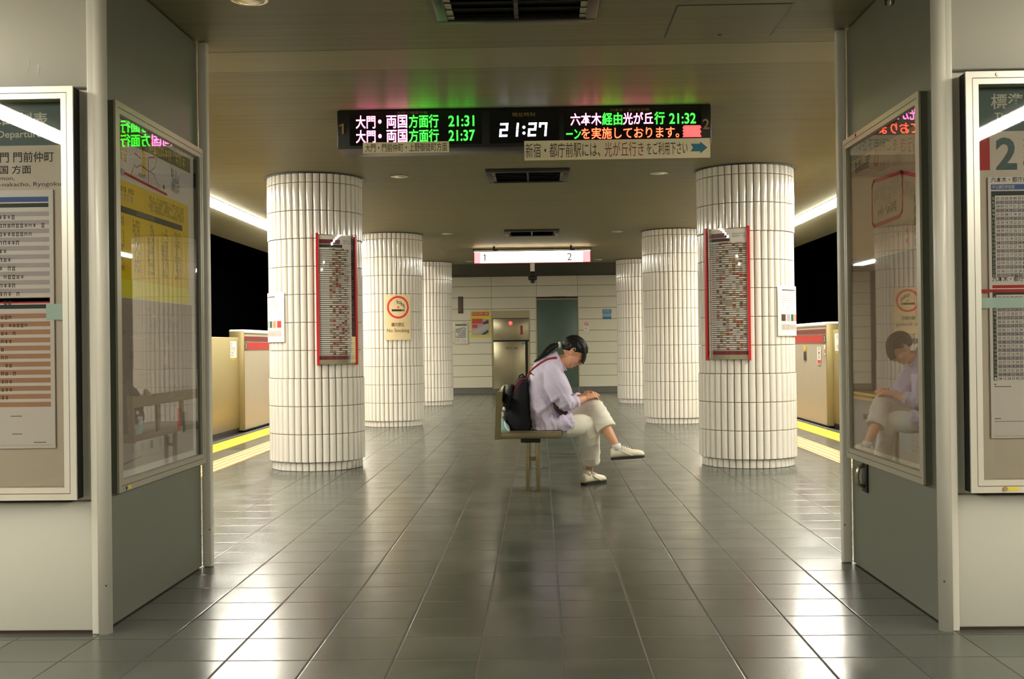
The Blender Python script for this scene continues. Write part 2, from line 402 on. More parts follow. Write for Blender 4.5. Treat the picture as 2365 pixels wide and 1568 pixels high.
# ------------------------------------------------------------------ wall blocks left and right of the passage
def block(name, s, xin, y0, y1, xout, mats='panel'):
    """s=+1: left block (its passage face looks to +X)"""
    xa, xb = min(xin, xout), max(xin, xout)
    mb = MB()
    mb.box(xa+(.06 if s < 0 else 0), xb-(.06 if s > 0 else 0), y0+.03, y1-.012, .0, H-.001, 'panel')                        # core
    e = .02
    lo = (xa, xb-.012) if s > 0 else (xa+.012, xb)
    mb.box(lo[0], lo[1], y0, y0+.05, 2.138, H-.002, 'panel', bev=.006)           # upper front panel
    mb.box(lo[0], lo[1], y0, y0+.05, .012, .516, 'panel', bev=.006)              # lower front panel
    mb.box(lo[0], lo[1], y0+.018, y0+.05, .52, 2.13, 'panel')
    mb.box(lo[0]+.002, lo[1]-.002, y0+.01, y0+.05, 0, .012, 'dark_line')
    wall = put(name, mb, kind='structure')
    r = .024
    for k, (yy, rr) in enumerate(((y0+.012, .028), (y1-.012, .024))):
        t = MB(); xc = xin-s*(rr-.004)+(s*.012 if k else 0)
        if k == 0: t.cyl((xc, yy), rr, 0, H-.001, 'trim', 24)
        else: t.box(min(xin-s*.034, xin+s*.014), max(xin-s*.034, xin+s*.014), yy-.022, yy+.022, 0, H-.001, 'trim', bev=.008)
        if k == 0: t.box(min(xc, xc-s*.045), max(xc, xc-s*.045), yy-rr*.7, yy+rr*.7, 0, H-.001, 'trim', bev=.004)
        t.ell(Vector((xc+s*rr*.5, yy-rr*.9, .19)), .004, .003, .004, 'dark_line', seg=8)
        put('corner_trim', t, wall)
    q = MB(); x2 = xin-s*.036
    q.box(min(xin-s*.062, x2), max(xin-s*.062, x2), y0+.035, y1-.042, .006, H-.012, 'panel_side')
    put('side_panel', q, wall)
    return wall
wl = block('wall_left_1', 1, -1.69, 4.38, 5.735, -2.9)
mb = MB(); mb.tube([(Vector((-1.966+.018*math.cos(t), 4.3795, 2.212+.024*math.sin(t))), .0012, .0012) for t in [-.9+.3*i for i in range(7)]], 'white', 6); put('scuff_mark', mb, wl)
mb = MB(); mb.tube([(Vector((-2.0+.012*t, 4.3795, 2.20+.035*t*t)), .001, .001) for t in (0, .3, .6, .9, 1.2)], 'white', 6); put('scuff_mark', mb, wl)
block('wall_right_1', -1, 1.516, 4.35, 5.72, 2.75)

def flat_box(mb, f, u0, v0, u1, v1, n0, n1, m):
    P = [f(u, v, n) for n in (n0, n1) for u, v in ((u0, v0), (u1, v0), (u1, v1), (u0, v1))]
    V = [mb.bm.verts.new(p) for p in P]
    for q in ((0, 3, 2, 1), (4, 5, 6, 7), (0, 1, 5, 4), (1, 2, 6, 5), (2, 3, 7, 6), (3, 0, 4, 7)): mb.face([V[i] for i in q], m)
def frame_bars(mb, f, u0, v0, u1, v1, wd, n0, n1, m):
    flat_box(mb, f, u0, v0, u0+wd, v1, n0, n1, m); flat_box(mb, f, u1-wd, v0, u1, v1, n0, n1, m)
    flat_box(mb, f, u0+wd, v0, u1-wd, v0+wd, n0, n1, m); flat_box(mb, f, u0+wd, v1-wd, u1-wd, v1, n0, n1, m)

def case(name, label, f, u0, v0, u1, v1, dep, lock=None, fw=.048, metal='alu'):
    t = thing(name, label, 'poster case', f((u0+u1)/2, v0, 0))
    mb = MB(); frame_bars(mb, f, u0+.002, v0+.002, u1-.002, v1-.002, fw*.4, 0, dep-.009, 'flank_shade' if metal == 'alu' else 'flank_shade_grey'); put('shaded_flank', mb, t)  # case sides behind the frame lip, coloured dark as if in shade
    mb = MB(); frame_bars(mb, f, u0, v0, u1, v1, fw*.5, dep-.009, dep, metal); put('outer_frame', mb, t)
    mb = MB(); frame_bars(mb, f, u0+fw*.5, v0+fw*.5, u1-fw*.5, v1-fw*.5, .0025, 0, dep-.002, 'dark_line'); put('groove_seal', mb, t)
    mb = MB(); g = fw*.5+.0025
    frame_bars(mb, f, u0+g, v0+g, u1-g, v1-g, fw*.5-.0025, .002, dep-.001, metal); put('door_frame', mb, t)
    mb = MB(); flat_box(mb, f, u0+.01, v0+.01, u1-.01, v1-.01, .001, .006, 'board_beige'); put('backboard', mb, t)
    mb = MB(); mb.rect(f, u0+fw-.004, v0+fw-.004, u1-fw+.004, v1-fw+.004, 'glass', dep-.012); put('glass_pane', mb, t)
    for (lu, lv, tg) in lock or ():
        k = MB(); k.ring(f, lu, lv, 0.0001, .0085, 'chrome', dep+.004, 16); k.ring(f, lu, lv, .0085, .0095, 'chrome', dep+.002, 16)
        flat_box(k, f, lu-.006, lv-.006, lu+.006, lv+.006, dep-.001, dep+.0035, 'steel_dark')
        put('lock', k, t)
        if tg:
            k = MB(); flat_box(k, f, lu+tg*.012 if tg > 0 else lu-.05, lv-.006, lu+.05 if tg > 0 else lu-.012, lv+.006, dep, dep+.001, 'yellow_tag'); put('yellow_tag', k, t)
    return t

# front left case
FL = facing_camera(-2.74, 4.395, 0)          # u = x + 2.74
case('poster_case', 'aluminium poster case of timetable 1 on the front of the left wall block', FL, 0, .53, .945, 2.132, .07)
# front right case
FR = facing_camera(1.617, 4.365, 0)
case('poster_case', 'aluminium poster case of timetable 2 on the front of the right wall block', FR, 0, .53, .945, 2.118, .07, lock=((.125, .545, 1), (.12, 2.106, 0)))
SL = on_left_wall(-1.726)
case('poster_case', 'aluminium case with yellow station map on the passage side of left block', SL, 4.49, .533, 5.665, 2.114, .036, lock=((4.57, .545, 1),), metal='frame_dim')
SR = on_right_wall(1.552)
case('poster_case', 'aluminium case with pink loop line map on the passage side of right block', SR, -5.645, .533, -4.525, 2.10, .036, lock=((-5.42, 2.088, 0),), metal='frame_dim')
# pull handle on the lower side panel of the right block
hd = thing('pull_handle', 'small metal pull handle below the case on the right passage wall', 'handle', (1.55, 5.45, .4))
mb = MB(); mb.box(1.542, 1.550, 5.405, 5.485, .385, .525, 'steel_dark', bev=.003); put('mounting_plate', mb, hd)
mb = MB(); mb.tube([(Vector((1.544, 5.445, .41)), .009, .012), (Vector((1.516, 5.445, .42)), .009, .012), (Vector((1.508, 5.445, .46)), .009, .012), (Vector((1.516, 5.445, .50)), .009, .012), (Vector((1.544, 5.445, .515)), .009, .012)], 'steel', 10); put('grip', mb, hd)

def marks(mb, f, u0, v0, u1, v1, m, n, rows, size, dens=.7, cols=None, jitter=.4):
    """rows of small illegible printed characters"""
    rh = (v1-v0)/rows
    for r in range(rows):
        u = u0
        while u < u1-size*.6:
            if random.random() < dens:
                h = size*(.75+.25*random.random()); vv = v1-(r+.5)*rh
                k = random.random()
                if k < .4:
                    mb.rect(f, u, vv-h/2, u+size*.16, vv+h/2, m, n); mb.rect(f, u, vv+h*.3, u+size*.7, vv+h*.5, m, n); mb.rect(f, u+size*.5, vv-h/2, u+size*.66, vv+h*.3, m, n)
                elif k < .75:
                    mb.rect(f, u, vv+h*.3, u+size*.75, vv+h*.46, m, n); mb.rect(f, u+size*.3, vv-h/2, u+size*.48, vv+h/2, m, n); mb.rect(f, u, vv-h*.2, u+size*.75, vv-h*.04, m, n)
                else:
                    mb.rect(f, u, vv-h/2, u+size*.75, vv-h*.34, m, n); mb.rect(f, u, vv+h*.34, u+size*.75, vv+h/2, m, n); mb.rect(f, u+size*.1, vv-h*.4, u+size*.28, vv+h*.4, m, n); mb.rect(f, u+size*.5, vv-h*.4, u+size*.66, vv+h*.4, m, n)
            u += size*1.05

mb = MB(); marks(mb, facing_camera(.3, YE, 2.17), 0, 0, .30, .035, 'ink', .004, 1, .033, .95); put('door_lettering', mb, dr)
N0, N1, N2, N3 = .0085, .0092, .0099, .0106
FLP, FRP = facing_camera(-2.764, 4.395, .004), facing_camera(1.642, 4.365, .004)
# ---- header board + timetable sheets, left
mb = MB()
mb.rect(FLP, .06, 1.911, .94, 2.09, 'head_green', N0); mb.rect(FLP, .06, .56, .94, 1.911, 'paper_head', N0)
mb.text(FLP, '標準時刻表', .54, 1.985, .305, .056, 'head_text', N1, .012)
mb.text(FLP, 'Timetable of', .40, 1.938, .225, .032, 'head_text', N1, .012); mb.text(FLP, 'Departures', .645, 1.934, .19, .036, 'head_text', N1, .012)
mb.rect(FLP, .08, 1.76, .14, 1.88, 'row_red', N1); mb.text(FLP, '1', .17, 1.762, .04, .12, 'head_green', N1, .03)
mb.text(FLP, '大門 門前仲町', .61, 1.845, .257, .042, 'ink', N1, .012)
mb.text(FLP, '両国 方面', .61, 1.80, .167, .034, 'ink', N1, .012)
mb.text(FLP, 'Daimon,', .61, 1.773, .10, .019, 'ink', N1); mb.text(FLP, 'Monzen-nakacho, Ryogoku', .55, 1.746, .344, .021, 'ink', N1)
put('header_board', mb, loc=(-2.3, 4.386, .56), label='green headed timetable backing sheet inside the front left case', cat='poster')
mb = MB(); flat_box(mb, FLP, .21, .723, .866, 1.735, .012, .018, 'paper_grey'); n = .0185; n2 = .0192
mb.rect(FLP, .21, .723, .866, 1.735, 'paper', n-.0002)
mb.rect(FLP, .225, 1.688, .848, 1.708, 'blue_bar', n); mb.rect(FLP, .225, 1.667, .848, 1.683, 'row_dark', n)
for i in range(11): mb.rect(FLP, .225, 1.632-i*.0335, .85, 1.65-i*.0335, 'row_grey', n)
mb.rect(FLP, .225, 1.291, .85, 1.312, 'row_red', n); mb.rect(FLP, .225, 1.27, .85, 1.286, 'row_dark', n)
for i in range(12): mb.rect(FLP, .225, 1.232-i*.0315, .85, 1.251-i*.0315, 'row_tan', n)
for r in range(11):
    k = [3, 9, 6, 4, 1, 2, 3, 5, 3, 4, 2][r]
    marks(mb, FLP, .45, 1.618-r*.0335, .66+.02*k, 1.64-r*.0335, 'ink', n2, 1, .016, .9)
    marks(mb, FLP, .45, 1.225-r*.0315, .66+.012*k, 1.247-r*.0315, 'ink', n2, 1, .015, .9)
mb.rect(FLP, .69, .848, .735, .851, 'ink_soft', n); mb.rect(FLP, .695, .778, .735, .781, 'ink_soft', n); mb.rect(FLP, .78, .745, .83, .748, 'ink_soft', n); mb.rect(FLP, .225, .735, .85, .736, 'ink_faint', n)
put('timetable_sheet', mb, loc=(-2.2, 4.38, .723), label='white timetable sheet with grey and tan rows in the front left case', cat='timetable')
mb = MB(); mb.rect(FLP, .835, 1.225, .925, 1.287, 'tape', .0195); put('tape_strip', mb, loc=(-1.87, 4.377, 1.225), label='pale green tape holding the sheet edge in the front left case', cat='tape')
# ---- right
mb = MB()
mb.rect(FRP, .005, 1.898, .88, 2.07, 'head_green', N0); mb.rect(FRP, .005, .56, .88, 1.898, 'paper_head', N0)
mb.text(FRP, '標準時刻表', .092, 1.982, .315, .06, 'head_text', N1, .014)
mb.text(FRP, 'Timetable of Departures', .105, 1.935, .40, .034, 'head_text', N1, .012)
mb.rect(FRP, .02, 1.75, .085, 1.874, 'row_red', N1); mb.text(FRP, '2', .108, 1.75, .08, .124, 'head_green', N1, .03)
mb.text(FRP, '六本木 都庁前', .212, 1.838, .26, .04, 'ink', N1, .012); mb.text(FRP, '光が丘 方面', .212, 1.795, .20, .034, 'ink', N1, .012)
mb.text(FRP, 'Roppongi, Tochomae, Hikarigaoka', .212, 1.762, .40, .02, 'ink', N1)
put('header_board', mb, loc=(2.07, 4.356, .56), label='green headed backing sheet with big 2 inside the front right case', cat='poster')
mb = MB(); flat_box(mb, FRP, .073, .727, .73, 1.722, .012, .018, 'paper_grey')
mb.rect(FRP, .073, .727, .73, 1.722, 'paper', n-.0002)
def tt(z0, rows, red):
    mb.text(FRP, '六本木・都庁前方面', .084, z0+.007, .18, .021, 'ink', n, .012)
    if red: mb.rect(FRP, .084, z0-.018, .71, z0-.006, 'row_red', n)
    else:
        mb.rect(FRP, .084, z0-.021, .71, z0+.0, 'blue_bar', n); mb.text(FRP, '平日標準時刻表', .088, z0-.019, .085, .016, 'head_text', n2, .01)
    mb.rect(FRP, .084, z0-.043, .71, z0-.026, 'row_dark', n)
    mb.rect(FRP, .084, z0-.046-rows*.0154, .098, z0-.043, 'row_dark', n)
    for r in range(rows):
        z = z0-.046-(r+1)*.0154
        mb.text(FRP, str(5+r if r < 19 else r-19), .087, z+.002, .009, .0105, 'head_text', n2)
        if r % 2: mb.rect(FRP, .101, z, .71, z+.0154, 'row_grey', n)
        t0 = random.randint(0, 5); mins = []
        step = 10 if r in (0, rows-1) else random.choice((4, 5, 6))
        while t0 < 60: mins.append('%02d' % t0); t0 += step+random.choice((-1, 0, 0, 1))
        mb.text(FRP, ' '.join(mins[:12]), .103, z+.0022, .0128*len(mins[:12])*1.22, .0105, 'ink', n2, .005, 2)
tt(1.694, 20, False); tt(1.316, 21, True)
mb.rect(FRP, .086, .93, .094, .934, 'ink_soft', n); mb.rect(FRP, .086, .922, .15, .925, 'ink_soft', n)
mb.rect(FRP, .086, .80, .11, .803, 'ink_soft', n); mb.rect(FRP, .086, .79, .2, .792, 'ink_soft', n); mb.rect(FRP, .086, .735, .7, .736, 'ink_faint', n)
put('timetable_sheet', mb, loc=(2.0, 4.35, .727), label='white timetable sheet with columns of minutes in the front right case', cat='timetable')
mb = MB(); mb.rect(FRP, .02, 1.223, .30, 1.262, 'tape', .0198); mb.rect(FRP, .02, 1.282, .30, 1.294, 'row_red', .0199)
put('tape_strip', mb, loc=(1.7, 4.345, 1.223), label='pale green tape band across the sheet in the front right case', cat='tape')

# ---- side left map poster
mb = MB(); f = lambda u, v, n_: SL(4.54+(u-4.46)*.964, .575+(v-.565)*.983, n_)
mb.rect(f, 4.46, .565, 5.56, 2.08, 'paper', N0)
mb.rect(f, 4.47, 1.99, 5.5, 2.06, 'map_olive', N1); marks(mb, f, 4.9, 2.0, 5.45, 2.05, 'map_yellow', N2, 1, .05, .8)
for k in range(3): marks(mb, f, 4.49, 1.99-k*.045, 4.6, 2.03-k*.045, 'map_yellow', N2, 1, .04, 1)
mb.rect(f, 4.80, 1.885, 4.845, 2.01, 'map_yellow', N1)
mb.line(f, [(4.58, 1.855), (5.13, 1.835)], .012, 'row_red', N1)
mb.line(f, [(4.88, 1.845), (4.88, 1.97), (4.97, 1.985)], .006, 'map_pink', N1); mb.line(f, [(4.70, 1.96), (4.78, 1.95)], .005, 'map_pink', N1)
mb.line(f, [(4.66, 1.86), (4.70, 1.91), (4.72, 1.90), (4.78, 1.92), (4.86, 1.91), (4.95, 1.905), (5.02, 1.86)], .005, 'map_grey', N1)
mb.line(f, [(4.9, 1.91), (4.97, 1.94), (5.0, 1.99)], .005, 'map_grey', N1)
marks(mb, f, 4.75, 1.865, 4.85, 1.885, 'ink_soft', N1, 1, .018, 1); marks(mb, f, 5.2, 1.86, 5.32, 1.97, 'ink_soft', N1, 5, .02, .8); marks(mb, f, 4.48, 1.84, 4.58, 1.87, 'ink_soft', N1, 2, .014, .8)
mb.ring(f, 5.09, 1.865, 0.001, .012, 'dk_green', N1, 14)
mb.rect(f, 4.46, 1.33, 5.46, 1.822, 'map_yellow', N1)
mb.ring(f, 4.50, 1.79, .012, .02, 'ink', N2, 16); marks(mb, f, 4.53, 1.77, 4.7, 1.80, 'map_olive', N2, 1, .022, .7); marks(mb, f, 4.48, 1.73, 4.7, 1.77, 'paper_warm', N2, 1, .04, 1)
marks(mb, f, 4.88, 1.725, 5.4, 1.80, 'map_olive', N2, 4, .018, .8)
mb.rect(f, 4.46, 1.685, 5.36, 1.712, 'row_dark', N2); marks(mb, f, 4.72, 1.688, 4.95, 1.709, 'ink_faint', N3, 1, .02, 1)
for c in range(5): marks(mb, f, 4.48+c*.19, 1.44, 4.57+c*.19, 1.67, 'map_olive', N2, 12, .017, .6)
mb.rect(f, 4.46, 1.33, 5.46, 1.405, 'map_lemon', N2)
put('station_map_poster', mb, loc=(-1.68, 5.0, .565), label='yellow and white station map poster in the left passage case', cat='poster')
mb = MB(); mb.rect(f, 4.46, .60, 5.5, 1.326, 'map_dull', N0+.0012); q = N0+.002
for k in range(46):
    u = 4.5+random.random()*.85; v = .74+random.random()*.55
    if random.random() < .5: mb.line(f, [(u, v), (u+.06+.12*random.random(), v+random.uniform(-.04, .04)), (u+.2, v+random.uniform(-.06, .06))], .003, random.choice(('ink_faint', 'map_grey', 'paper_warm')), q)
    else: mb.rect(f, u, v, u+.02+.04*random.random(), v+.01+.03*random.random(), random.choice(('ink_faint', 'map_grey', 'paper_warm', 'poster_lilac')), q)
for k in range(10): marks(mb, f, 4.5, 1.29-k*.055, 5.42, 1.30-k*.055, 'ink_faint', q+.0003, 1, .011, .35)
for k in range(5): mb.rect(f, 4.62+k*.12, .665, 4.66+k*.12, .70, random.choice(('ink_soft', 'map_grey', 'map_olive')), q)
mb.line(f, [(4.47, .625), (4.75, .642)], .006, 'ink_soft', q)
mb.rect(f, 5.25, .72, 5.30, .82, 'poster_red', q); mb.rect(f, 5.33, .70, 5.38, .80, 'dk_green', q)
put('area_map_poster', mb, loc=(-1.678, 5.0, .60), label='pale street map poster in the lower half of the left passage case', cat='poster')
mb = MB(); flat_box(mb, f, 5.555, .575, 5.58, 2.07, .007, .022, 'steel_dark'); put('dark_upright', mb, loc=(-1.67, 5.61, .575), label='slim dark upright at far end of left passage case', cat='metal strip')  # thin dark upright strip inside the case
# ---- side right map poster
mb = MB(); f = lambda u, v, n_: SR(-5.595+(u+5.58)*.895, .575+(v-.575)*.99, n_)
mb.rect(f, -5.58, 1.50, -4.44, 2.06, 'paper_warm', N0)
mb.rect(f, -5.58, 2.0, -4.44, 2.06, 'map_grey', N1)
marks(mb, f, -5.5, 1.93, -5.2, 1.99, 'ink', N1, 2, .03, .8); mb.line(f, [(-5.13, 1.985), (-5.15, 1.94), (-5.12, 1.915), (-5.09, 1.94), (-5.10, 1.985)], .008, 'map_pink', N1)
loop = [(-5.20, 1.66), (-5.20, 1.83), (-5.17, 1.852), (-4.73, 1.835), (-4.46, 1.78), (-4.435, 1.76), (-4.435, 1.52)]
mb.line(f, loop, .017, 'map_pink', N1)
mb.line(f, [(-5.20, 1.66), (-5.17, 1.645), (-4.76, 1.648), (-4.72, 1.67), (-4.71, 1.83)], .017, 'map_pink', N1)
for k in range(20):
    u = -5.14+k*.021; mb.rect(f, u, 1.842, u+.007, 1.856, 'paper_warm', N2); mb.rect(f, u, 1.640, u+.007, 1.654, 'paper_warm', N2)
for k in range(24):
    u = -5.16+k*.029; v = 1.82 if u < -4.72 else 1.80-(u+4.72)*.2
    marks(mb, f, u, v-.05-.05*random.random(), u+.012, v, 'ink_soft', N2, 6, .012, .9)
    if random.random() < .7: marks(mb, f, u, 1.87, u+.012, 1.90+.05*random.random(), 'ink_soft', N2, 5, .012, .8)
    marks(mb, f, u, 1.56, u+.012, 1.625, 'ink_soft', N2, 6, .012, .8)
marks(mb, f, -5.1, 1.68, -4.8, 1.72, 'ink_soft', N2, 3, .018, .5)
for k in range(5): marks(mb, f, -4.55, 1.68-k*.045, -4.46, 1.71-k*.045, 'ink_soft', N2, 2, .02, .9)
mb.ring(f, -4.66, 1.575, .001, .014, 'map_pink', N1, 16); mb.ring(f, -4.66, 1.535, .001, .012, 'map_pink', N1, 16)
put('loop_line_map_poster', mb, loc=(1.507, 5.0, 1.50), label='beige route map poster with pink loop line in right passage case', cat='poster')
mb = MB(); mb.rect(f, -5.58, .60, -4.44, 1.494, 'map_brown', N0)
mb.rect(f, -5.58, 1.478, -4.44, 1.494, 'map_grey', N1)
for k in range(26): marks(mb, f, -5.5+k*.04, 1.42-.35*random.random(), -5.486+k*.04, 1.46, 'ink_faint', N1, 14, .014, .55)
mb.ring(f, -4.50, 1.27, .055, .072, 'map_pink', N1, 30); marks(mb, f, -4.54, 1.25, -4.45, 1.29, 'ink_soft', N1, 2, .02, .9)
mb.rect(f, -5.5, 1.20, -4.5, 1.203, 'ink_faint', N1); mb.rect(f, -5.5, .86, -4.5, .863, 'ink_faint', N1)
mb.rect(f, -4.80, .64, -4.64, .80, 'map_grey', N1); marks(mb, f, -4.62, .64, -4.46, .82, 'ink_soft', N1, 9, .014, .8)
put('network_map_poster', mb, loc=(1.507, 5.0, .60), label='beige text covered map poster in the lower half of right passage case', cat='poster')

# ------------------------------------------------------------------ tiled columns
def column_meshes():
    R = .43; NF = 42; prof = [(-.5, -.018, 1), (-.445, -.018, 1), (-.42, -.011, 0), (-.34, -.0055, 0), (-.2, -.0018, 0), (0, 0, 0), (.2, -.0018, 0), (.34, -.0055, 0), (.42, -.011, 0), (.445, -.018, 1)]
    joints = [.08]+[.08+.25*i for i in range(1, 11)]
    def shell(zpairs):
        mb = MB(); bm = mb.bm; prev = None; n = NF*len(prof)
        for (z0, z1, dr) in zpairs:
            rows = [(z0, -.008, 1), (z0+.0016, -.008, 1), (z0+.0022, -.001, 0), (z0+.004, 0, 0), (z0+.008, 0, 0), (z1-.008, 0, 0), (z1-.004, 0, 0), (z1-.0022, -.001, 0), (z1-.0016, -.008, 1), (z1, -.008, 1)]
            for (z, dz, gm) in rows:
                ring = []
                for i in range(NF):
                    for (t, d, g) in prof:
                        a = (i+t)*2*PI/NF; r = R+dr+(-.02 if gm else min(d+dz, 0)); r = max(r, R+dr-.02)
                        ring.append(bm.verts.new((r*math.cos(a), r*math.sin(a), z)))
                if prev:
                    for j in range(n):
                        g = prof[j % len(prof)][2] and prof[(j+1) % len(prof)][2] or gm or prev[1]
                        mb.face((prev[0][j], prev[0][(j+1) % n], ring[(j+1) % n], ring[j]), 'grout' if g else 'tile', not g)
                prev = (ring, gm)
        return mb
    rows = []
    for a, b in zip(joints, joints[1:]):
        rows.append((a, b, .007 if (b < .9 or a > 2.0) else 0.))
    sh = shell(rows).mesh('shaft'); ba = shell([(0, .08, -.016)]).mesh('base_course')
    c = MB(); k = 84
    co = shell([(2.58, 2.668, .007)]).mesh('top_course'); c.bm.free()
    c = MB(); c.ring(lambda u, v, n_: Vector((u, v, 2.658+n_)), 0, 0, .40, .452, 'dark_ring', 0, 84); c.ring(lambda u, v, n_: Vector((u, v, 2.668)), 0, 0, .40, .452, 'dark_ring', 0, 84)
    a = [(.452*math.cos(2*PI*i/84), .452*math.sin(2*PI*i/84)) for i in range(84)]
    for i in range(84):
        p, q = a[i], a[(i+1) % 84]; c.quad([(p[0], p[1], 2.658), (q[0], q[1], 2.658), (q[0], q[1], 2.668), (p[0], p[1], 2.668)], 'dark_ring')
    return (('shaft', sh), ('base_course', ba), ('top_course', co), ('ceiling_collar', c.mesh('ceiling_collar')))
CM = column_meshes()
CX = {'L': -2.07, 'R': 1.882}
proto = None
for s, y, lab in (('L', 10.44, 'white fluted tile column at left with red framed route chart, nearest of its row'), ('L', 15.83, 'white fluted tile column bearing the cream no smoking sign'),
                  ('L', 21.22, 'white fluted tile column at left farthest, beside the striped green notice'), ('R', 10.33, 'white fluted tile column at right with red framed route chart, nearest of its row'),
                  ('R', 15.83, 'white fluted tile column at right, second from the camera and bare'), ('R', 21.22, 'white fluted tile column at right farthest, beside the blue wall notice')):
    if proto is None:
        proto = tag(thing('tiled_column', lab, 'column', (CX[s], y, 0), 'fluted tile columns along the platform'), kind='thing')
        for n_, me in CM:
            o = bpy.data.objects.new(n_, me); COL.objects.link(o); o.parent = proto
    else: copy_tree(proto, (CX[s], y, 0), lab)

# ------------------------------------------------------------------ things on the columns
def ang(cx, cy, R, px):
    """angle on the near side of a column where its surface has world x = px"""
    return -math.acos(max(-1, min(1, (px-cx)/R)))
def chart(cx, cy, xa, xb, z0, z1, label, label2):
    R = .452; a0 = ang(cx, cy, R, xa); a1 = ang(cx, cy, R, xb); W = (a1-a0)*R; f = on_column(cx, cy, R, a0)
    t = thing('route_chart_board', label, 'chart board', (cx, cy-R, z0))
    for u in (0, W-.022):
        mb = MB()
        for k in range(1): 
            flat_box(mb, f, u, z0, u+.022, z1, -.012, .016, 'crimson')
        put('side_rail', mb, t)
    mb = MB(); mb.rect(f, .02, z0+.02, W-.02, z1-.01, 'steel', -.008, 14); put('backing_plate', mb, t)
    mb = MB(); mb.rect(f, .02, z0+.01, W-.02, z0+.05, 'steel', .006, 14); put('lower_clip', mb, t)
    mb = MB(); mb.rect(f, .022, z0+.02, W-.022, z1-.01, 'acrylic', .009, 20); put('clear_cover', mb, t)
    mb = MB(); n0 = -.004
    mb.rect(f, .022, z0+.05, W-.022, z1-.02, 'paper', n0, 14)
    mb.rect(f, .022, z0+.05, W-.022, z0+.085, 'dred', n0+.001, 14); mb.rect(f, .03, z1-.095, .03+(W-.06)*.55, z1-.055, 'dred', n0+.001, 10); mb.rect(f, .03, z1-.128, W*.6, z1-.1, 'row_dark', n0+.001, 10)
    marks(mb, f, W*.62, z1-.095, W-.03, z1-.055, 'ink_soft', n0+.001, 2, .014, .8)
    rows = 52; top = z1-.135; rh = (top-z0-.09)/rows; cols = 12
    for r in range(rows):
        z = top-(r+1)*rh
        mb.rect(f, .026, z, W-.026, z+rh*.38, 'row_dark' if r % 3 else 'ink', n0+.001, 12)
        for c in range(cols):
            u = .03+(W-.06)*c/cols
            m = 'paper' if c < 3 else random.choice(('paper', 'paper', 'row_tan', 'paper', 'paper', 'paper_warm', 'row_tan' if random.random() < .5 else 'chart_brown', 'poster_red' if random.random() < .2 else 'paper_grey'))
            mb.rect(f, u, z+rh*.36, u+(W-.06)/cols*.92, z+rh*.98, m, n0+.0016)
    put('route_chart_sheet', mb, loc=(cx, cy-R, z0+.05), label=label2, cat='chart')
chart(-2.07, 10.44, -1.98, -1.663, .945, 2.125, 'curved red sided chart frame on the nearest left column', 'dense route chart sheet in the red frame on nearest left column')
chart(1.882, 10.33, 1.489, 1.837, .948, 2.12, 'curved red sided chart frame on the nearest right column', 'dense route chart sheet in the red frame on nearest right column')
def white_poster(cx, cy, xa, xb, z0, z1, label):
    R = .441; a0 = ang(cx, cy, R, xa); a1 = ang(cx, cy, R, xb); W = (a1-a0)*R; f = on_column(cx, cy, R, a0)
    mb = MB(); mb.rect(f, 0, z0, W, z1, 'paper', .0, 12); mb.rect(f, 0, z0, W, z1, 'paper', -.003, 12)
    mb.rect(f, W*.12, z1-.045, W*.7, z1-.033, 'ink_soft', .001, 6)
    for k in range(5): mb.rect(f, W*.1, z1-.08-.018*k, W*.85, z1-.077-.018*k, 'ink_faint', .001, 6)
    marks(mb, f, W*.1, z1-.24, W*.9, z1-.17, 'ink_faint', .001, 3, .02, .3)
    for k, m in enumerate(('brown_plate', 'poster_lilac', 'dk_green', 'row_tan', 'poster_red')): mb.rect(f, W*(.1+.17*k), z0+.13, W*(.23+.17*k), z0+.19, m, .001, 2)
    mb.rect(f, W*.1, z0+.05, W*.9, z0+.105, 'paper_grey', .001, 6); marks(mb, f, W*.14, z0+.06, W*.7, z0+.095, 'ink_faint', .0015, 3, .01, .7)
    put('paper_notice', mb, loc=(cx, cy-R, z0), label=label, cat='notice')
white_poster(-2.07, 10.44, -2.508, -2.28, 1.158, 1.606, 'white paper notice curved round the outer side of the nearest left column')
white_poster(1.882, 10.33, 2.085, 2.318, 1.158, 1.60, 'white paper notice curved round the outer side of the nearest right column')
# no smoking sign
R = .445; cx, cy = -2.07, 15.83; a0 = ang(cx, cy, R, -2.112); a1 = ang(cx, cy, R, -1.767); W = (a1-a0)*R; f = on_column(cx, cy, R, a0)
t = thing('no_smoking_sign', 'cream no smoking sign on the second left column', 'sign', (cx, cy-R, 1.19))
mb = MB(); mb.rect(f, 0, 1.192, W, 1.812, 'ns_cream', 0, 14); mb.rect(f, 0, 1.192, W, 1.812, 'ns_cream', -.004, 14); put('panel', mb, t)
mb = MB(); cu, cv = W*.5, 1.64; mb.ring(f, cu, cv, .128, .155, 'ns_red', .0012, 40)
mb.line(f, [(cu-.095, cv+.095), (cu, cv), (cu+.095, cv-.095)], .022, 'ns_red', .0016)
mb.rect(f, cu-.09, cv-.055, cu+.05, cv-.028, 'ink', .001, 4); mb.rect(f, cu+.056, cv-.055, cu+.068, cv-.028, 'ink', .001); mb.rect(f, cu+.074, cv-.055, cu+.086, cv-.028, 'ink', .001)
for dv in (0, .022): mb.line(f, [(cu+.085, cv-.015+dv), (cu+.08, cv+.02+dv), (cu+.045, cv+.025+dv), (cu+.04, cv+.05+dv), (cu-.01, cv+.055+dv), (cu-.02, cv+.075+dv)], .008, 'ink', .001)
put('prohibition_symbol', mb, t)
mb = MB(); mb.text(f, '構内禁煙', W*.24, 1.375, W*.48, .055, 'ink', .001, .01); put('lettering', mb, t); mb = MB(); mb.text(f, 'No Smoking', W*.08, 1.285, W*.84, .062, 'ink', .001, .005); put('lettering', mb, t)

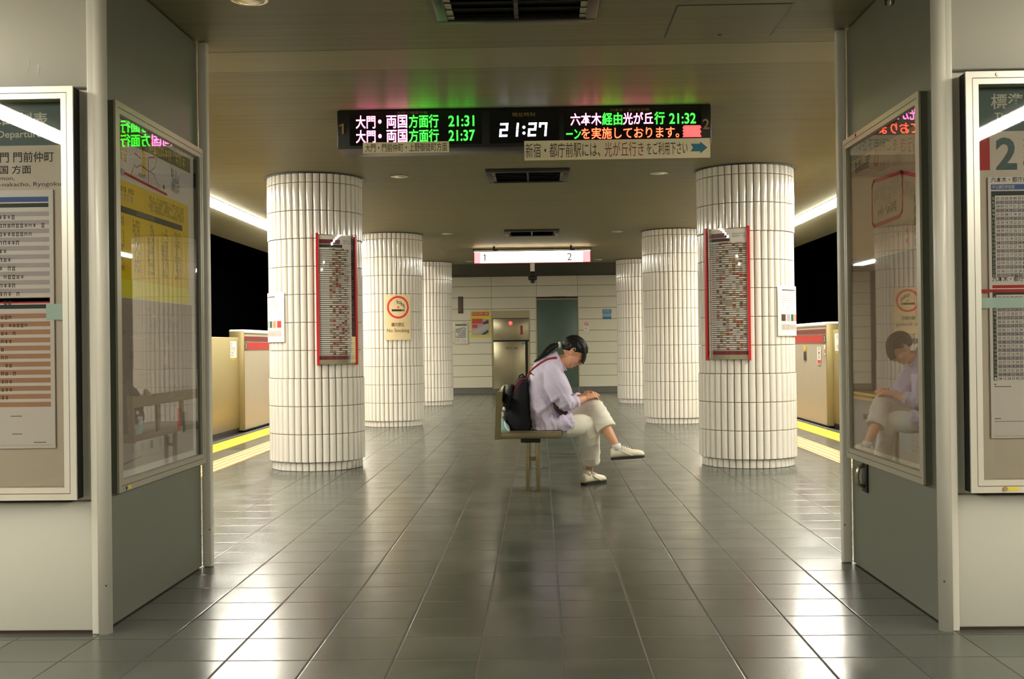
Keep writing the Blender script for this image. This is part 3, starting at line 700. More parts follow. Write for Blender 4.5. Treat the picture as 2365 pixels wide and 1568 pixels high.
# ------------------------------------------------------------------ strip lights, downlights, vents, hatch
for s, xa, xb, side in ((-1, -3.55, -3.37, 'left'), (1, 3.25, 3.42, 'right')):
    t = thing('strip_light', f'continuous glowing fluorescent strip light along the {side} edge of the ceiling', 'ceiling light', ((xa+xb)/2, 9, H))
    mb = MB(); mb.box(xa-.008, xb+.008, -4.0, 23.2, H-.008, H+.05, 'white'); put('housing', mb, t)
    y = -3.99; mb = MB()
    while y < 23:
        y2 = min(y+2.4, 23.19); mb.box(xa, xb, y, y2-.008, H-.032, H-.008, 'strip', bev=.01); y = y2
    put('diffuser', mb, t)
base = None
for (x, y, lab) in ((-1.268, 10.35, 'round recessed downlight beside the top of nearest left column'), (1.114, 10.39, 'round recessed downlight beside the top of nearest right column'),
                    (-1.26, 15.71, 'round recessed downlight beside the top of second left column'), (1.10, 15.75, 'round recessed downlight beside the top of second right column'),
                    (-1.28, 20.95, 'round recessed downlight beside the top of farthest left column'), (1.1, 20.95, 'round recessed downlight beside the top of farthest right column'),
                    (-1.28, 5.02, 'round recessed downlight cut by the top edge, above the left passage wall')):
    if base is None:
        base = thing('downlight', lab, 'ceiling light', (x, y, H), 'round ceiling downlights')
        fz = lambda u, v, n_: Vector((x+u, y+v, H-n_))
        mb = MB(); mb.ring(fz, 0, 0, .068, .082, 'lens', .006, 36); mb.ring(fz, 0, 0, .082, .088, 'dark_ring', .002, 36); put('rim', mb, base)
        mb = MB(); mb.ell(Vector((x, y, H-.002)), .066, .066, .014, 'lens', None, 28); put('reflector', mb, base)
    else: copy_tree(base, (x, y, H), lab)
base = None
for y0, lab in ((4.66, 'square dark ceiling vent cut by the top edge of the picture'), (10.0, 'square dark ceiling vent between the two nearest columns'), (15.3, 'square dark ceiling vent between the second pair of columns')):
    if base is None:
        base = thing('ceiling_vent', lab, 'vent', (-.09, y0+.355, H), 'square vents down the ceiling middle')
        x0, x1, y1 = -.463, .285, y0+.715
        mb = MB(); fw = .05
        for b in ((x0, x1, y0, y0+fw), (x0, x1, y1-fw, y1), (x0, x0+fw, y0+fw, y1-fw), (x1-fw, x1, y0+fw, y1-fw)): mb.box(*b, H-.03, H-.0005, 'vent_dark', bev=.004)
        put('frame', mb, base)
        put('dark_backing', B(x0+fw, x1-fw, y0+fw, y1-fw, H-.006, H-.001, 'vent_dark'), base)
        for ex in (x0+fw, x1-fw-.03): put('end_plate', B(ex, ex+.03, y0+fw, y1-fw, H-.022, H-.006, 'frame_dim'), base)
        mb = MB(); mb.box(-.1, -.08, y0+fw, y1-fw, H-.024, H-.006, 'vent_blade'); put('centre_bar', mb, base)
        for k in range(6):
            yy = y0+.1+k*.1; mb = MB(); mb.quad([(x0+fw, yy, H-.024), (x1-fw, yy, H-.024), (x1-fw, yy+.05, H-.008), (x0+fw, yy+.05, H-.008)], 'vent_blade'); mb.quad([(x0+fw, yy, H-.026), (x1-fw, yy, H-.026), (x1-fw, yy+.05, H-.010), (x0+fw, yy+.05, H-.010)], 'vent_blade'); put('blade', mb, base)
    else: copy_tree(base, (-.09, y0+.355, H), lab)
t = thing('access_hatch', 'square flush access hatch in the ceiling above the right passage', 'hatch', (.924, 5.51, H))
mb = MB(); mb.box(.652, 1.196, 5.235, 5.785, H-.001, H-.0002, 'vent_dark'); put('joint', mb, t)
put('hatch_panel', B(.66, 1.188, 5.243, 5.777, H-.004, H-.001, 'ceiling'), t)
mb = MB(); mb.cyl((.93, 5.74), .009, H-.007, H-.004, 'vent_dark', 14); put('latch', mb, t)
t = thing('ceiling_hook', 'small metal hook plate high on the right passage wall', 'hook', (1.5, 4.95, 2.55))
mb = MB(); mb.box(1.537, 1.550, 4.93, 4.965, 2.565, 2.64, 'steel', bev=.003); put('plate', mb, t)
mb = MB(); mb.tube([(Vector((1.541, 4.947, 2.60)), .004, .004), (Vector((1.521, 4.947, 2.585)), .004, .004), (Vector((1.523, 4.947, 2.565)), .004, .004)], 'steel_dark', 8); put('hook', mb, t)

# ------------------------------------------------------------------ departure board
BX0, BX1, BY, BT, BBm = -1.317, 1.139, 7.42, 2.664, 2.413
bd = thing('departure_board', 'black hanging train departure board with pink, green and orange lettering', 'departure board', (-.09, BY+.16, BBm))
put('casing', B(BX0, BX1, BY, BY+.31, BBm, BT, 'led_body', bev=.004), bd)
for x in (-.9, .7): put('mount', B(x, x+.06, BY+.12, BY+.18, BT-.002, H-.0005, 'led_body'), bd)
BK, BZ = 1.038, -.0422          # lettering sheet size and drop
BF = lambda u, v, n_: Vector((BK*u, BY-n_, BK*v+BZ))
def led(name, items, parent=bd):
    for (s, u0, v0, w_, h, m) in items:
        mb = MB(); mb.text(BF, s, u0, v0, w_, h, m, .006, .013 if m == 'pink_led' else .007); put(name, mb, parent)
for nm, x0, x1 in (('left_screen', -1.19, -.35), ('clock_screen', -.30, .14), ('right_screen', .17, 1.035)):
    o = put('screen', B(BK*x0, BK*x1, BY-.003, BY+.002, 2.433, 2.650, 'led_screen'), bd)
led('glowing_lettering', [('大門', -1.15, 2.492, .125, .083, 'pink_led'), ('・', -1.008, 2.522, .022, .026, 'pink_led'), ('両国', -.955, 2.492, .132, .083, 'pink_led'), ('方面行', -.812, 2.492, .188, .083, 'green_led'), ('21:31', -.56, 2.497, .162, .068, 'green_led')])
led('glowing_lettering', [('大門', -1.15, 2.40, .125, .083, 'pink_led'), ('・', -1.008, 2.43, .022, .026, 'pink_led'), ('両国', -.955, 2.40, .132, .083, 'pink_led'), ('方面行', -.812, 2.40, .188, .083, 'green_led'), ('21:37', -.56, 2.405, .165, .068, 'green_led')])
led('glowing_lettering', [('六本木', .212, 2.489, .196, .078, 'pink_led'), ('経由', .412, 2.489, .126, .078, 'green_led'), ('光が丘', .543, 2.489, .19, .078, 'pink_led'), ('行', .741, 2.489, .064, .078, 'green_led'), ('21:32', .835, 2.49, .166, .066, 'green_led')])
led('glowing_lettering', [('ーン', .185, 2.405, .09, .06, 'green_led'), ('を実施しております。', .28, 2.402, .615, .073, 'orange_led')])
mb = MB(); 
for k in range(8): mb.rect(BF, .918+.004*(k % 2), 2.404+k*.0092, 1.035-.004*(k % 3), 2.4122+k*.0092, 'red_led', .006)
mb.rect(BF, .93, 2.404, 1.025, 2.478, 'red_led', .0062); put('lettering_block', mb, bd)
# clock digits, seven slanted segments each
def seg_digit(mb, d, u, v, w_, h, th):
    on = {'0': 'abcdef', '1': 'bc', '2': 'abged', '7': 'abcf', '3': 'abgcd'}[d]
    sl = lambda p: (p[0]+(p[1]-v)*.09, p[1])
    S = {'a': ((u, v+h-th), (u+w_, v+h)), 'g': ((u, v+h/2-th/2), (u+w_, v+h/2+th/2)), 'd': ((u, v), (u+w_, v+th)), 'b': ((u+w_-th, v+h/2), (u+w_, v+h)), 'c': ((u+w_-th, v), (u+w_, v+h/2)), 'f': ((u, v+h/2), (u+th, v+h)), 'e': ((u, v), (u+th, v+h/2))}
    if d == '7': S['f'] = ((u, v+h*.62), (u+th, v+h))
    for c in on:
        (a, b), (c_, e) = S[c]; q = .0018
        mb.poly(BF, [sl((a+q, b+q)), sl((c_-q, b+q)), sl((c_-q, e-q)), sl((a+q, e-q))], 'white_led', .006)
for d, u in (('2', -.242), ('1', -.175), ('2', -.062), ('7', .005)):
    mb = MB(); seg_digit(mb, d, u, 2.424, .055, .09, .017); put('clock_digit', mb, bd)
mb = MB()
for v in (2.447, 2.484): mb.ring(BF, -.083, v, .0005, .0095, 'white_led', .006, 12)
put('clock_colon', mb, bd)
for tx in (('大門・両国方面', -.888, 2.5795, .195, .017), ('現在時刻', -.157, 2.552, .145, .026), ('六本木・光が丘方面', .465, 2.573, .245, .019)):
    mb = MB(); mb.text(BF, *tx, 'led_label', .006); put('small_heading', mb, bd)
for s, u, v in (('1', -1.256, 2.46), ('2', 1.044, 2.452)):
    mb = MB(); one(mb, BF, u, v, .03, .066, 'led_label', .006) if s == '1' else mb.text(BF, s, u, v, .042, .066, 'led_label', .006, .02); put('platform_number', mb, bd)
PF = lambda u, v, n_: Vector((BK*u, BY-.016-n_, BK*v+BZ))
# plates hung under the front edge
p = put('direction_plate', B(BK*-1.105, BK*-.558, BY-.016, BY-.010, BK*2.334+BZ, BK*2.402+BZ, 'plate'), bd)
mb = MB(); mb.text(PF, '大門・門前仲町・上野御徒町方面', -1.09, 2.34, .52, .054, 'ink', .001); put('lettering', mb, p)
p = put('direction_plate', B(BK*-.082, BK*1.088, BY-.016, BY-.010, BK*2.272+BZ, BK*2.395+BZ, 'plate'), bd)
mb = MB()
mb.text(PF, '新宿・都庁前駅には、', -.074, 2.288, .47, .092, 'ink', .001, -.004); put('lettering', mb, p); mb = MB(); mb.text(PF, '光が丘行き', .425, 2.288, .245, .092, 'plate_red', .001, -.004); put('lettering', mb, p); mb = MB(); mb.text(PF, 'をご利用下さい', .69, 2.295, .255, .08, 'ink', .001, -.004)
put('lettering', mb, p)
mb = MB(); mb.poly(PF, [(.965, 2.312), (1.025, 2.312), (1.025, 2.298), (1.07, 2.335), (1.025, 2.374), (1.025, 2.36), (.965, 2.36), (.98, 2.336)], 'plate_blue', .001); put('arrow', mb, p)

# ------------------------------------------------------------------ lit platform sign and camera beyond
sg = thing('platform_sign', 'glowing hanging light box sign with platform numbers 1 and 2', 'sign', (-.1, 17.9, 2.4))
SX0, SX1, SY, SZ0, SZ1 = -1.02, .818, 17.85, 2.405, 2.572
put('casing', MB().box(SX0, SX1, SY+.012, SY+.10, SZ0-.006, SZ1+.006, 'sign_edge').box(SX0-.006, SX0+.004, SY, SY+.10, SZ0-.006, SZ1+.006, 'sign_edge').box(SX1-.004, SX1+.006, SY, SY+.10, SZ0-.006, SZ1+.006, 'sign_edge'), sg)
mb = MB(); mb.box(SX0+.10, SX1-.12, SY, SY+.011, SZ0, SZ1, 'sign_glow'); mb.box(SX0+.005, SX0+.1, SY, SY+.011, SZ0, SZ1, 'sign_pink'); mb.box(SX1-.12, SX1-.005, SY, SY+.011, SZ0, SZ1, 'sign_pink'); put('lit_panel', mb, sg)
sf = facing_camera(0, SY, 0); mb = MB(); one(mb, sf, -.875, 2.435, .035, .11, 'brown_plate', .002); mb.text(sf, '2', .45, 2.43, .075, .115, 'brown_plate', .002); put('platform_number', mb, sg)
mb = MB(); mb.box(SX0-.02, SX1+.02, SY+.02, SY+.06, 2.605, 2.625, 'led_body'); put('mounting_rail', mb, sg)
for x in (-.72, .5): put('hanger', MB().box(x, x+.07, SY+.03, SY+.055, SZ1, 2.608, 'led_body').box(x, x+.03, SY+.03, SY+.055, 2.62, H-.001, 'led_body'), sg)
mb = MB(); mb.box(SX0, SX1, SY+.02, SY+.095, SZ1+.006, SZ1+.012, 'sign_top'); put('lit_top', mb, sg)
cc = thing('security_camera', 'small security camera on a white ceiling post below the lit sign', 'camera', (-.11, 20, 2.2))
put('post', B(-.15, -.072, 19.96, 20.03, 2.39, H-.001, 'cam_white', bev=.004), cc)
put('bracket', B(-.165, -.055, 19.94, 20.05, 2.30, 2.40, 'steel_dark', bev=.01), cc)
mb = MB(); mb.box(-.19, -.03, 19.86, 20.06, 2.245, 2.31, 'steel_dark', bev=.02); put('body', mb, cc)
mb = MB(); mb.ell(Vector((-.11, 19.95, 2.225)), .045, .05, .04, 'led_body'); put('lens_dome', mb, cc)

# ------------------------------------------------------------------ far wall things
W0 = facing_camera(0, YE, 0)
hy = thing('hydrant_cabinet', 'steel fire hydrant cabinet with red lamp in the far wall', 'cabinet', (-.66, YE, .1))
put('body', B(-1.085, -.225, YE-.019, YE-.0005, .10, 1.885, 'steel'), hy)
put('header_panel', B(-1.07, -.24, YE-.028, YE-.019, 1.715, 1.875, 'steel'), hy)
u_ = put('upper_door', B(-1.05, -.245, YE-.034, YE-.019, 1.215, 1.70, 'steel', bev=.003), hy)
l_ = put('lower_door', B(-1.05, -.33, YE-.034, YE-.019, .11, 1.18, 'steel', bev=.003), hy)
put('shadow_gap', MB().box(-1.06, -.24, YE-.0205, YE-.0195, 1.178, 1.216, 'steel_dark').box(-.33, -.27, YE-.0205, YE-.0195, .11, 1.18, 'steel_dark').box(-1.07, -.24, YE-.0205, YE-.0195, 1.698, 1.716, 'steel_dark'), hy)
put('latch', B(-.40, -.33, YE-.045, YE-.033, 1.12, 1.15, 'plate_blue', bev=.003), l_)
mb = MB(); mb.text(W0, '消火栓', -.79, 1.0, .30, .06, 'brown_plate', .036); put('lettering', mb, l_)
mb = MB(); mb.ell(Vector((-.66, YE-.04, 1.60)), .045, .04, .045, 'lamp_red'); put('red_lamp', mb, hy)
put('red_plate', B(-.435, -.38, YE-.038, YE-.033, 1.335, 1.54, 'plate_red'), hy)
mb = MB(); mb.box(-1.565, -1.112, YE-.004, YE-.001, 1.285, 1.89, 'poster_yellow'); f = W0
mb.rect(f, -1.54, 1.78, -1.15, 1.86, 'poster_red', .005); marks(mb, f, -1.53, 1.80, -1.16, 1.85, 'paper', .006, 2, .022, .9)
mb.rect(f, -1.535, 1.34, -1.15, 1.70, 'poster_lilac', .005); mb.rect(f, -1.54, 1.60, -1.30, 1.71, 'poster_red', .006); mb.rect(f, -1.54, 1.50, -1.42, 1.58, 'poster_red', .006)
mb.poly(f, [(-1.53, 1.44), (-1.16, 1.60), (-1.16, 1.50), (-1.5, 1.35)], 'paper_grey', .006); mb.poly(f, [(-1.3, 1.62), (-1.16, 1.69), (-1.16, 1.60), (-1.28, 1.58)], 'brown_plate', .0065); mb.poly(f, [(-1.34, 1.35), (-1.17, 1.46), (-1.16, 1.40), (-1.25, 1.345)], 'poster_navy', .007)
put('train_poster', mb, loc=(-1.34, YE, 1.285), label='yellow and red train poster on the far wall beside the hydrant cabinet', cat='poster')
t = thing('striped_notice', 'framed notice with green diagonal stripes on the far wall', 'notice', (-1.79, YE, 1.12))
mb = MB(); frame_bars(mb, W0, -1.966, 1.122, -1.617, 1.638, .03, 0, .02, 'steel'); put('frame', mb, t)
mb = MB(); mb.rect(f, -1.94, 1.15, -1.64, 1.61, 'paper', .004)
for k in range(-3, 6):
    z = 1.2+k*.05
    pts = [(-1.92, z), (-1.68, z+.24), (-1.68, z+.265), (-1.92, z+.025)]
    pts = [(u, min(max(v, 1.27), 1.54)) for u, v in pts]; mb.poly(f, pts, 'dk_green', .005+.0001*k+.0004)
mb.rect(f, -1.92, 1.555, -1.66, 1.59, 'dk_green', .005); marks(mb, f, -1.92, 1.17, -1.66, 1.25, 'dk_green', .005, 3, .02, .8); mb.rect(f, -1.91, 1.33, -1.875, 1.39, 'white', .007)
put('sheet', mb, t)
mb = MB(); mb.box(-1.852, -1.737, YE-.02, YE-.001, 1.838, 2.222, 'brown_plate', bev=.004); marks(mb, f, -1.81, 1.88, -1.77, 2.18, 'ink_faint', .021, 7, .03, 1); put('exit_plate', mb, loc=(-1.8, YE, 1.838), label='narrow dark vertical plate high on the far wall at left', cat='sign')
mb = MB(); mb.box(1.438, 1.642, YE-.004, YE-.001, 1.662, 1.90, 'notice_pale'); mb.rect(f, 1.44, 1.665, 1.64, 1.72, 'sky_blue', .005); mb.rect(f, 1.44, 1.80, 1.64, 1.875, 'sky_blue', .005); marks(mb, f, 1.45, 1.735, 1.63, 1.80, 'ink_soft', .005, 2, .025, .9); marks(mb, f, 1.46, 1.81, 1.63, 1.865, 'paper', .006, 2, .022, .9)
put('blue_notice', mb, loc=(1.54, YE, 1.662), label='small blue notice on the far wall beside the farthest right column', cat='notice')
mb = MB(); mb.box(1.012, 1.132, YE-.003, YE-.001, 1.405, 1.62, 'paper'); mb.ring(f, 1.072, 1.56, .035, .048, 'ns_red', .004, 24); mb.line(f, [(1.045, 1.585), (1.10, 1.535)], .01, 'ns_red', .0045); mb.rect(f, 1.05, 1.55, 1.095, 1.56, 'ink', .0042); marks(mb, f, 1.03, 1.43, 1.115, 1.48, 'ink_soft', .004, 2, .018, 1)
put('no_smoking_sticker', mb, loc=(1.07, YE, 1.405), label='small round red no smoking sticker on the wall right of the door', cat='sticker')

# ------------------------------------------------------------------ platform gates
def gate(s, xf, xb, y0, y1, xp, side):
    """half height platform screen: fixed housing and the sliding panel that runs into it"""
    t = thing('gate_housing', f'cream platform gate housing with red stripes behind the nearest {side} column', 'platform gate', ((xf+xb)/2, y0, 0))
    a, b = min(xf, xb), max(xf, xb)
    put('body', B(a+.004, b-.004, y0+.02, y1, .02, 1.30, 'gate_white'), t)
    put('end_cap', B(a, b, y0, y0+.022, .01, 1.335, 'gate_cap', bev=.008), t)
    put('top_cover', B(a-.005, b+.005, y0+.005, y1, 1.30, 1.355, 'gate_top', bev=.018, seg=3), t)
    fc = (lambda u, v, n_: Vector((xf+n_, u, v))) if s < 0 else (lambda u, v, n_: Vector((xf-n_, u, v)))
    mb = MB(); mb.rect(fc, y0+.02, 1.205, y1, 1.265, 'dred', .001); mb.rect(fc, y0+.14, 1.085, y1, 1.185, 'red', .001); put('red_stripes', mb, t)
    mb = MB(); mb.rect(fc, y0+.03, 1.085, y0+.14, 1.185, 'green_mark', .0015); g = (lambda u, v, n_: Vector((xf+n_, y0+.04+u, v))) if s < 0 else (lambda u, v, n_: Vector((xf-n_, y0+.13-u, v)))
    mb.text(g, '3', .02, 1.10, .05, .07, 'paper', .003); put('door_number', mb, t)
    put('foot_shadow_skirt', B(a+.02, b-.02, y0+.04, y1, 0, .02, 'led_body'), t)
    if s > 0:
        mb = MB(); g = lambda u, v, n_: Vector((xf-n_, u, v))
        mb.rect(g, y0+.28, .80, y0+.48, 1.03, 'paper', .0015); mb.ring(g, y0+.38, .98, .03, .045, 'ink_soft', .002, 16); mb.ring(g, y0+.38, .92, .03, .045, 'ink_soft', .002, 16); mb.rect(g, y0+.30, .81, y0+.46, .86, 'poster_red', .002); put('sticker', mb, t); mb = MB(); mb.rect(g, y0+.05, .93, y0+.12, 1.06, 'paper', .0015); mb.rect(g, y0+.065, .95, y0+.105, 1.0, 'poster_red', .002); put('sticker', mb, t); mb = MB(); mb.rect(g, y0+1.1, .98, y0+1.25, 1.05, 'yellow', .002); mb.rect(g, y0+1.1, .84, y0+1.25, .96, 'ink', .002)
        put('sticker', mb, t)
    p = thing('gate_sliding_panel', f'pale yellow sliding gate panel left of the {side} gate housing' if s < 0 else f'pale yellow sliding gate panel nearer than the {side} gate housing', 'platform gate', (xp, y0-1.6, 0))
    put('leaf', B(xp-.02, xp+.02, y0-3.4, y0-.002, .05, 1.25, 'gate_panel', bev=.004), p)
    fp = (lambda u, v, n_: Vector((xp+.02+n_, u, v))) if s < 0 else (lambda u, v, n_: Vector((xp-.02-n_, u, v)))
    mb = MB(); mb.rect(fp, y0-.42, .98, y0-.12, 1.20, 'paper', .001); marks(mb, fp, y0-.38, 1.0, y0-.16, 1.18, 'poster_red' if s > 0 else 'ink_soft', .002, 3, .06, .7); mb.rect(fp, y0-.4, .955, y0-.14, .968, 'yellow', .001); put('sticker', mb, p)
    put('guide_rail', B(xp-.06, xp+.06, y0-3.4, y0-.002, .0, .02, 'led_body') if False else B(xp-.015, xp+.015, y0-3.4, y0-.01, -.02, .05, 'led_body'), p)
gate(-1, -3.93, -4.13, 14.94, 17.6, -4.02, 'left')
gate(1, 3.69, 3.89, 14.65, 17.6, 3.79, 'right')
put('trim_5', B(-4.3, -3.86, YB, YE, -.3, -.012, 'led_body'), kind='structure')
put('trim_6', B(3.66, 4.1, YB, YE, -.3, -.012, 'led_body'), kind='structure')
put('floor_1', B(-6.4, -4.3, YB, YE, -1.4, -1.2, 'tunnel'), kind='structure')
put('floor_2', B(4.1, 6.2, YB, YE, -1.4, -1.2, 'tunnel'), kind='structure')
put('ceiling_1', B(-6.4, -4.4, YB, YE, 2.9, 3.0, 'tunnel'), kind='structure')
put('ceiling_2', B(4.2, 6.2, YB, YE, 2.9, 3.0, 'tunnel'), kind='structure')
#SPLIT
# ------------------------------------------------------------------ bench
bn = thing('bench', 'steel platform bench with a low backrest, seen end on', 'bench', (-.09, 9.0, 0))
mb = MB(); mb.box(-.335, .155, 8.45, 10.25, .405, .45, 'bench_steel', bev=.006); put('seat', mb, bn)
mb = MB(); mb.prism([(-.345, .40), (-.30, .40), (-.285, .758), (-.33, .758)], 8.442, 8.475, 'bench_steel'); put('back_end_plate', mb, bn)
mb = MB(); mb.prism([(-.331, .665), (-.296, .665), (-.291, .75), (-.326, .75)], 8.475, 10.225, 'bench_steel')
for y in (9.0, 9.62): mb.prism([(-.335, .44), (-.315, .44), (-.308, .67), (-.328, .67)], y, y+.06, 'bench_steel')
put('backrest', mb, bn)
mb = MB(); mb.prism([(-.345, .40), (-.30, .40), (-.285, .758), (-.33, .758)], 10.225, 10.25, 'bench_steel'); put('back_end_plate', mb, bn)
for y in (8.49, 10.1):
    for x in (-.118, -.040):
        mb = MB(); mb.box(x, x+.03, y, y+.05, .006, .375, 'bench_steel', bev=.005); mb.box(x-.012, x+.042, y-.015, y+.065, 0, .007, 'bench_steel'); put('leg', mb, bn)
    put('leg_bracket', B(-.152, -.002, y-.01, y+.06, .373, .405, 'steel_dark', bev=.003), bn)
    put('cross_bar', B(-.09, -.038, y+.015, y+.04, .235, .262, 'bench_steel'), bn)

# ------------------------------------------------------------------ the seated woman
Y0 = 8.82
def fig(px, py, dy=0.):
    """point of the figure's side profile (drawn at photograph scale) at depth Y0+dy"""
    v = D+RT*((px-1182.5)/FPX)+UP*((784-py)/FPX)
    return Vector((0, 0, EYE))+v*((Y0+dy)/v.y)
S = Y0/FPX
def spl(pts, n=5):
    """Catmull-Rom through (x, y, dy, ra, rb) rows, radii in metres"""
    out = []
    for i in range(len(pts)-1):
        p0, p1, p2, p3 = pts[max(0, i-1)], pts[i], pts[i+1], pts[min(len(pts)-1, i+2)]
        for j in range(n):
            t = j/n
            out.append([.5*((2*b)+(-a+c)*t+(2*a-5*b+4*c-d)*t*t+(-a+3*b-3*c+d)*t**3) for a, b, c, d in zip(p0, p1, p2, p3)])
    out.append(list(pts[-1])); return out
def limb(mb, pts, m, k=18, n=5, side=None):
    mb.tube([(fig(p[0], p[1], p[2]), p[3], p[4])+((side,) if side else ()) for p in spl(pts, n)], m, k)
def fuse(mb, voxel, name, mat, base, smooth=4, fold=None, rest=None):
    """weld overlapping closed shapes into one continuous skin"""
    bmesh.ops.recalc_face_normals(mb.bm, faces=mb.bm.faces[:])
    me = bpy.data.meshes.new('draft'); mb.bm.to_mesh(me); mb.bm.free()
    o = bpy.data.objects.new('draft', me); COL.objects.link(o)
    r = o.modifiers.new('weld', 'REMESH'); r.mode = 'VOXEL'; r.voxel_size = voxel; r.use_smooth_shade = True
    if smooth:
        q = o.modifiers.new('relax', 'SMOOTH'); q.iterations = smooth; q.factor = .5
    dg = bpy.context.evaluated_depsgraph_get(); out = bpy.data.meshes.new_from_object(o.evaluated_get(dg))
    bpy.data.objects.remove(o); bpy.data.meshes.remove(me); out.name = name
    if fold:
        nr = [v.normal.copy() for v in out.vertices]
        for v, n_ in zip(out.vertices, nr): v.co = v.co+n_*fold(v.co)
    if rest:
        for v in out.vertices:
            if v.co.x < .165 and v.co.z < rest: v.co.z = rest
    out.materials.clear(); out.materials.append(M[mat])
    for p in out.polygons: p.use_smooth = True; p.material_index = 0
    tree = BVHTree.FromPolygons([v.co.copy() for v in out.vertices], [tuple(p.vertices) for p in out.polygons])
    out.transform(Matrix.Translation(-base)); return out, tree

woman = thing('person', 'seated person in lavender shirt and cream trousers, head bowed, legs crossed', 'person', (.15, Y0, 0))
PB = woman.location.copy()
# head frame: forward (towards the face) and up, both in the X-Z plane
HF = Vector((.70, 0, -.714)); HU = Vector((.714, 0, .70)); HL = Vector((0, 1, 0))
HC = fig(1325, 812.5, .0)
hd_ = lambda a, b, l=0.: HC+HF*a+HU*b+HL*l
HR = Matrix((HF, HL, HU)).transposed()
mb = MB()
mb.ell(hd_(-.012, .022), .094, .073, .086, 'skin', HR, 28)
mb.ell(hd_(.03, -.035), .058, .058, .075, 'skin', HR, 24)
mb.ell(hd_(.05, -.055), .038, .042, .05, 'skin', HR, 20)
mb.ell(hd_(.062, -.094), .02, .022, .018, 'skin', HR)
mb.ell(hd_(.05, .012), .042, .052, .03, 'skin', HR)                       # brow
for l in (-1, 1):
    mb.ell(hd_(.076, -.002, l*.032), .011, .015, .011, 'skin', HR)          # lowered eyelids
    mb.ell(hd_(.058, -.035, l*.038), .024, .02, .024, 'skin', HR)           # cheeks
    mb.ell(hd_(-.012, -.008, l*.074), .017, .009, .03, 'skin', Matrix.Rotation(0, 3, 'Y') @ HR)
    mb.tube([(hd_(-.012+.017*math.cos(t), -.004+.03*math.sin(t), l*.082), .0045, .0045) for t in [.6+i*.42 for i in range(12)]], 'skin', 8)
mb.tube([(hd_(.082, .004), .008, .009), (hd_(.092, -.015), .009, .011), (hd_(.104, -.034), .011, .014), (hd_(.088, -.046), .008, .012)], 'skin', 12)
mb.ell(hd_(.101, -.034), .011, .015, .01, 'skin', HR)
mb.ell(hd_(.083, -.061), .009, .022, .006, 'skin', HR); mb.ell(hd_(.081, -.072), .009, .019, .0065, 'skin', HR)
# neck and trunk
limb(mb, [(1316, 836, 0, .05, .05), (1303, 834, 0, .052, .054), (1288, 838, 0, .058, .07), (1274, 852, 0, .085, .13), (1263, 880, 0, .10, .155), (1260, 920, 0, .095, .15), (1264, 970, 0, .10, .165)], 'skin')
# arms with hands
def hand(W, K, tipdir, palm_n, side, curl, thumb):
    """W wrist, K knuckle centre; fingers leave along tipdir and curl towards -palm_n"""
    ax = (K-W).normalized(); pn = (palm_n-ax*palm_n.dot(ax)).normalized(); lat = ax.cross(pn).normalized()*side
    mb.tube([(W, .019, .024, lat), (W+(K-W)*.35, .017, .033, lat), (W+(K-W)*.75, .016, .039, lat), (K, .013, .038, lat)], 'skin', 14)
    for i, (off, ln) in enumerate(((-.030, .070), (-.010, .080), (.010, .076), (.029, .060))):
        p = K-ax*.012+lat*off; d = ax.copy(); pts = [(p, .0088, .0088, lat)]; ang_ = curl[0]
        for k, fr in enumerate((.45, .3, .25)):
            d = Matrix.Rotation(side*-curl[k]*(1+.06*i), 3, lat) @ d
            p = p+d*ln*fr; pts.append((p, .0085-.0009*k, .0085-.0009*k, lat))
        mb.tube(pts, 'skin', 10); mb.ell(pts[-1][0], .0066, .0066, .0066, 'skin', seg=10)
    b = W+(K-W)*.3+lat*thumb*.026; d = (ax*.75+lat*thumb*.65-pn*.12).normalized(); d2 = (ax*.95+lat*thumb*.18-pn*.22).normalized()
    mb.tube([(b, .013, .013), (b+d*.032, .0115, .0115), (b+d*.034+d2*.024, .010, .010), (b+d*.034+d2*.044, .0075, .0075)], 'skin', 10)
limb(mb, [(1275, 858, -.15, .052, .05), (1290, 895, -.19, .046, .045), (1304, 926, -.19, .041, .04), (1318, 932, -.165, .039, .037), (1332, 927, -.13, .035, .035), (1349, 920, -.085, .024, .026)], 'skin', 16)
limb(mb, [(1278, 858, .15, .052, .05), (1294, 892, .2, .046, .045), (1310, 922, .2, .041, .04), (1322, 926, .175, .039, .037), (1336, 921, .13, .035, .035), (1352, 914, .09, .024, .026)], 'skin', 16)
hand(fig(1349, 920, -.085), fig(1371, 912.5, -.045), None, Vector((.25, -.25, 1)), 1, (.35, .55, .5), -1)
hand(fig(1352, 914, .09), fig(1369, 906.5, .035), None, Vector((.25, .3, 1)), 1, (.25, .4, .35), 1)
# legs: near (right) leg stands, far (left) leg crosses over it
limb(mb, [(1266, 980, -.08, .062, .06), (1310, 984, -.095, .056, .056), (1350, 984, -.075, .048, .047), (1362, 994, -.06, .044, .044), (1366, 1020, -.01, .042, .042), (1364, 1050, .05, .042, .042), (1361, 1086, .12, .03, .03), (1360, 1104, .145, .033, .032)], 'skin', 18)
limb(mb, [(1266, 965, .10, .082, .082), (1318, 956, .08, .06, .06), (1358, 944, .03, .046, .046), (1374, 949, -.02, .042, .042), (1389, 970, -.09, .042, .042), (1403, 995, -.135, .041, .041), (1420, 1024, -.16, .029, .029), (1425, 1040, -.165, .031, .031)], 'skin', 18)
body, body_tree = fuse(mb, .0042, 'body', 'skin', PB, 3, None, .47)
bo = bpy.data.objects.new('body', body); COL.objects.link(bo); bo.parent = woman
mb = MB(); mb.ell(hd_(.0905, -.0615), .004, .016, .0035, 'lip', HR); mb.ell(hd_(.0885, -.0705), .004, .014, .0042, 'lip', HR); put('lips', mb, woman)
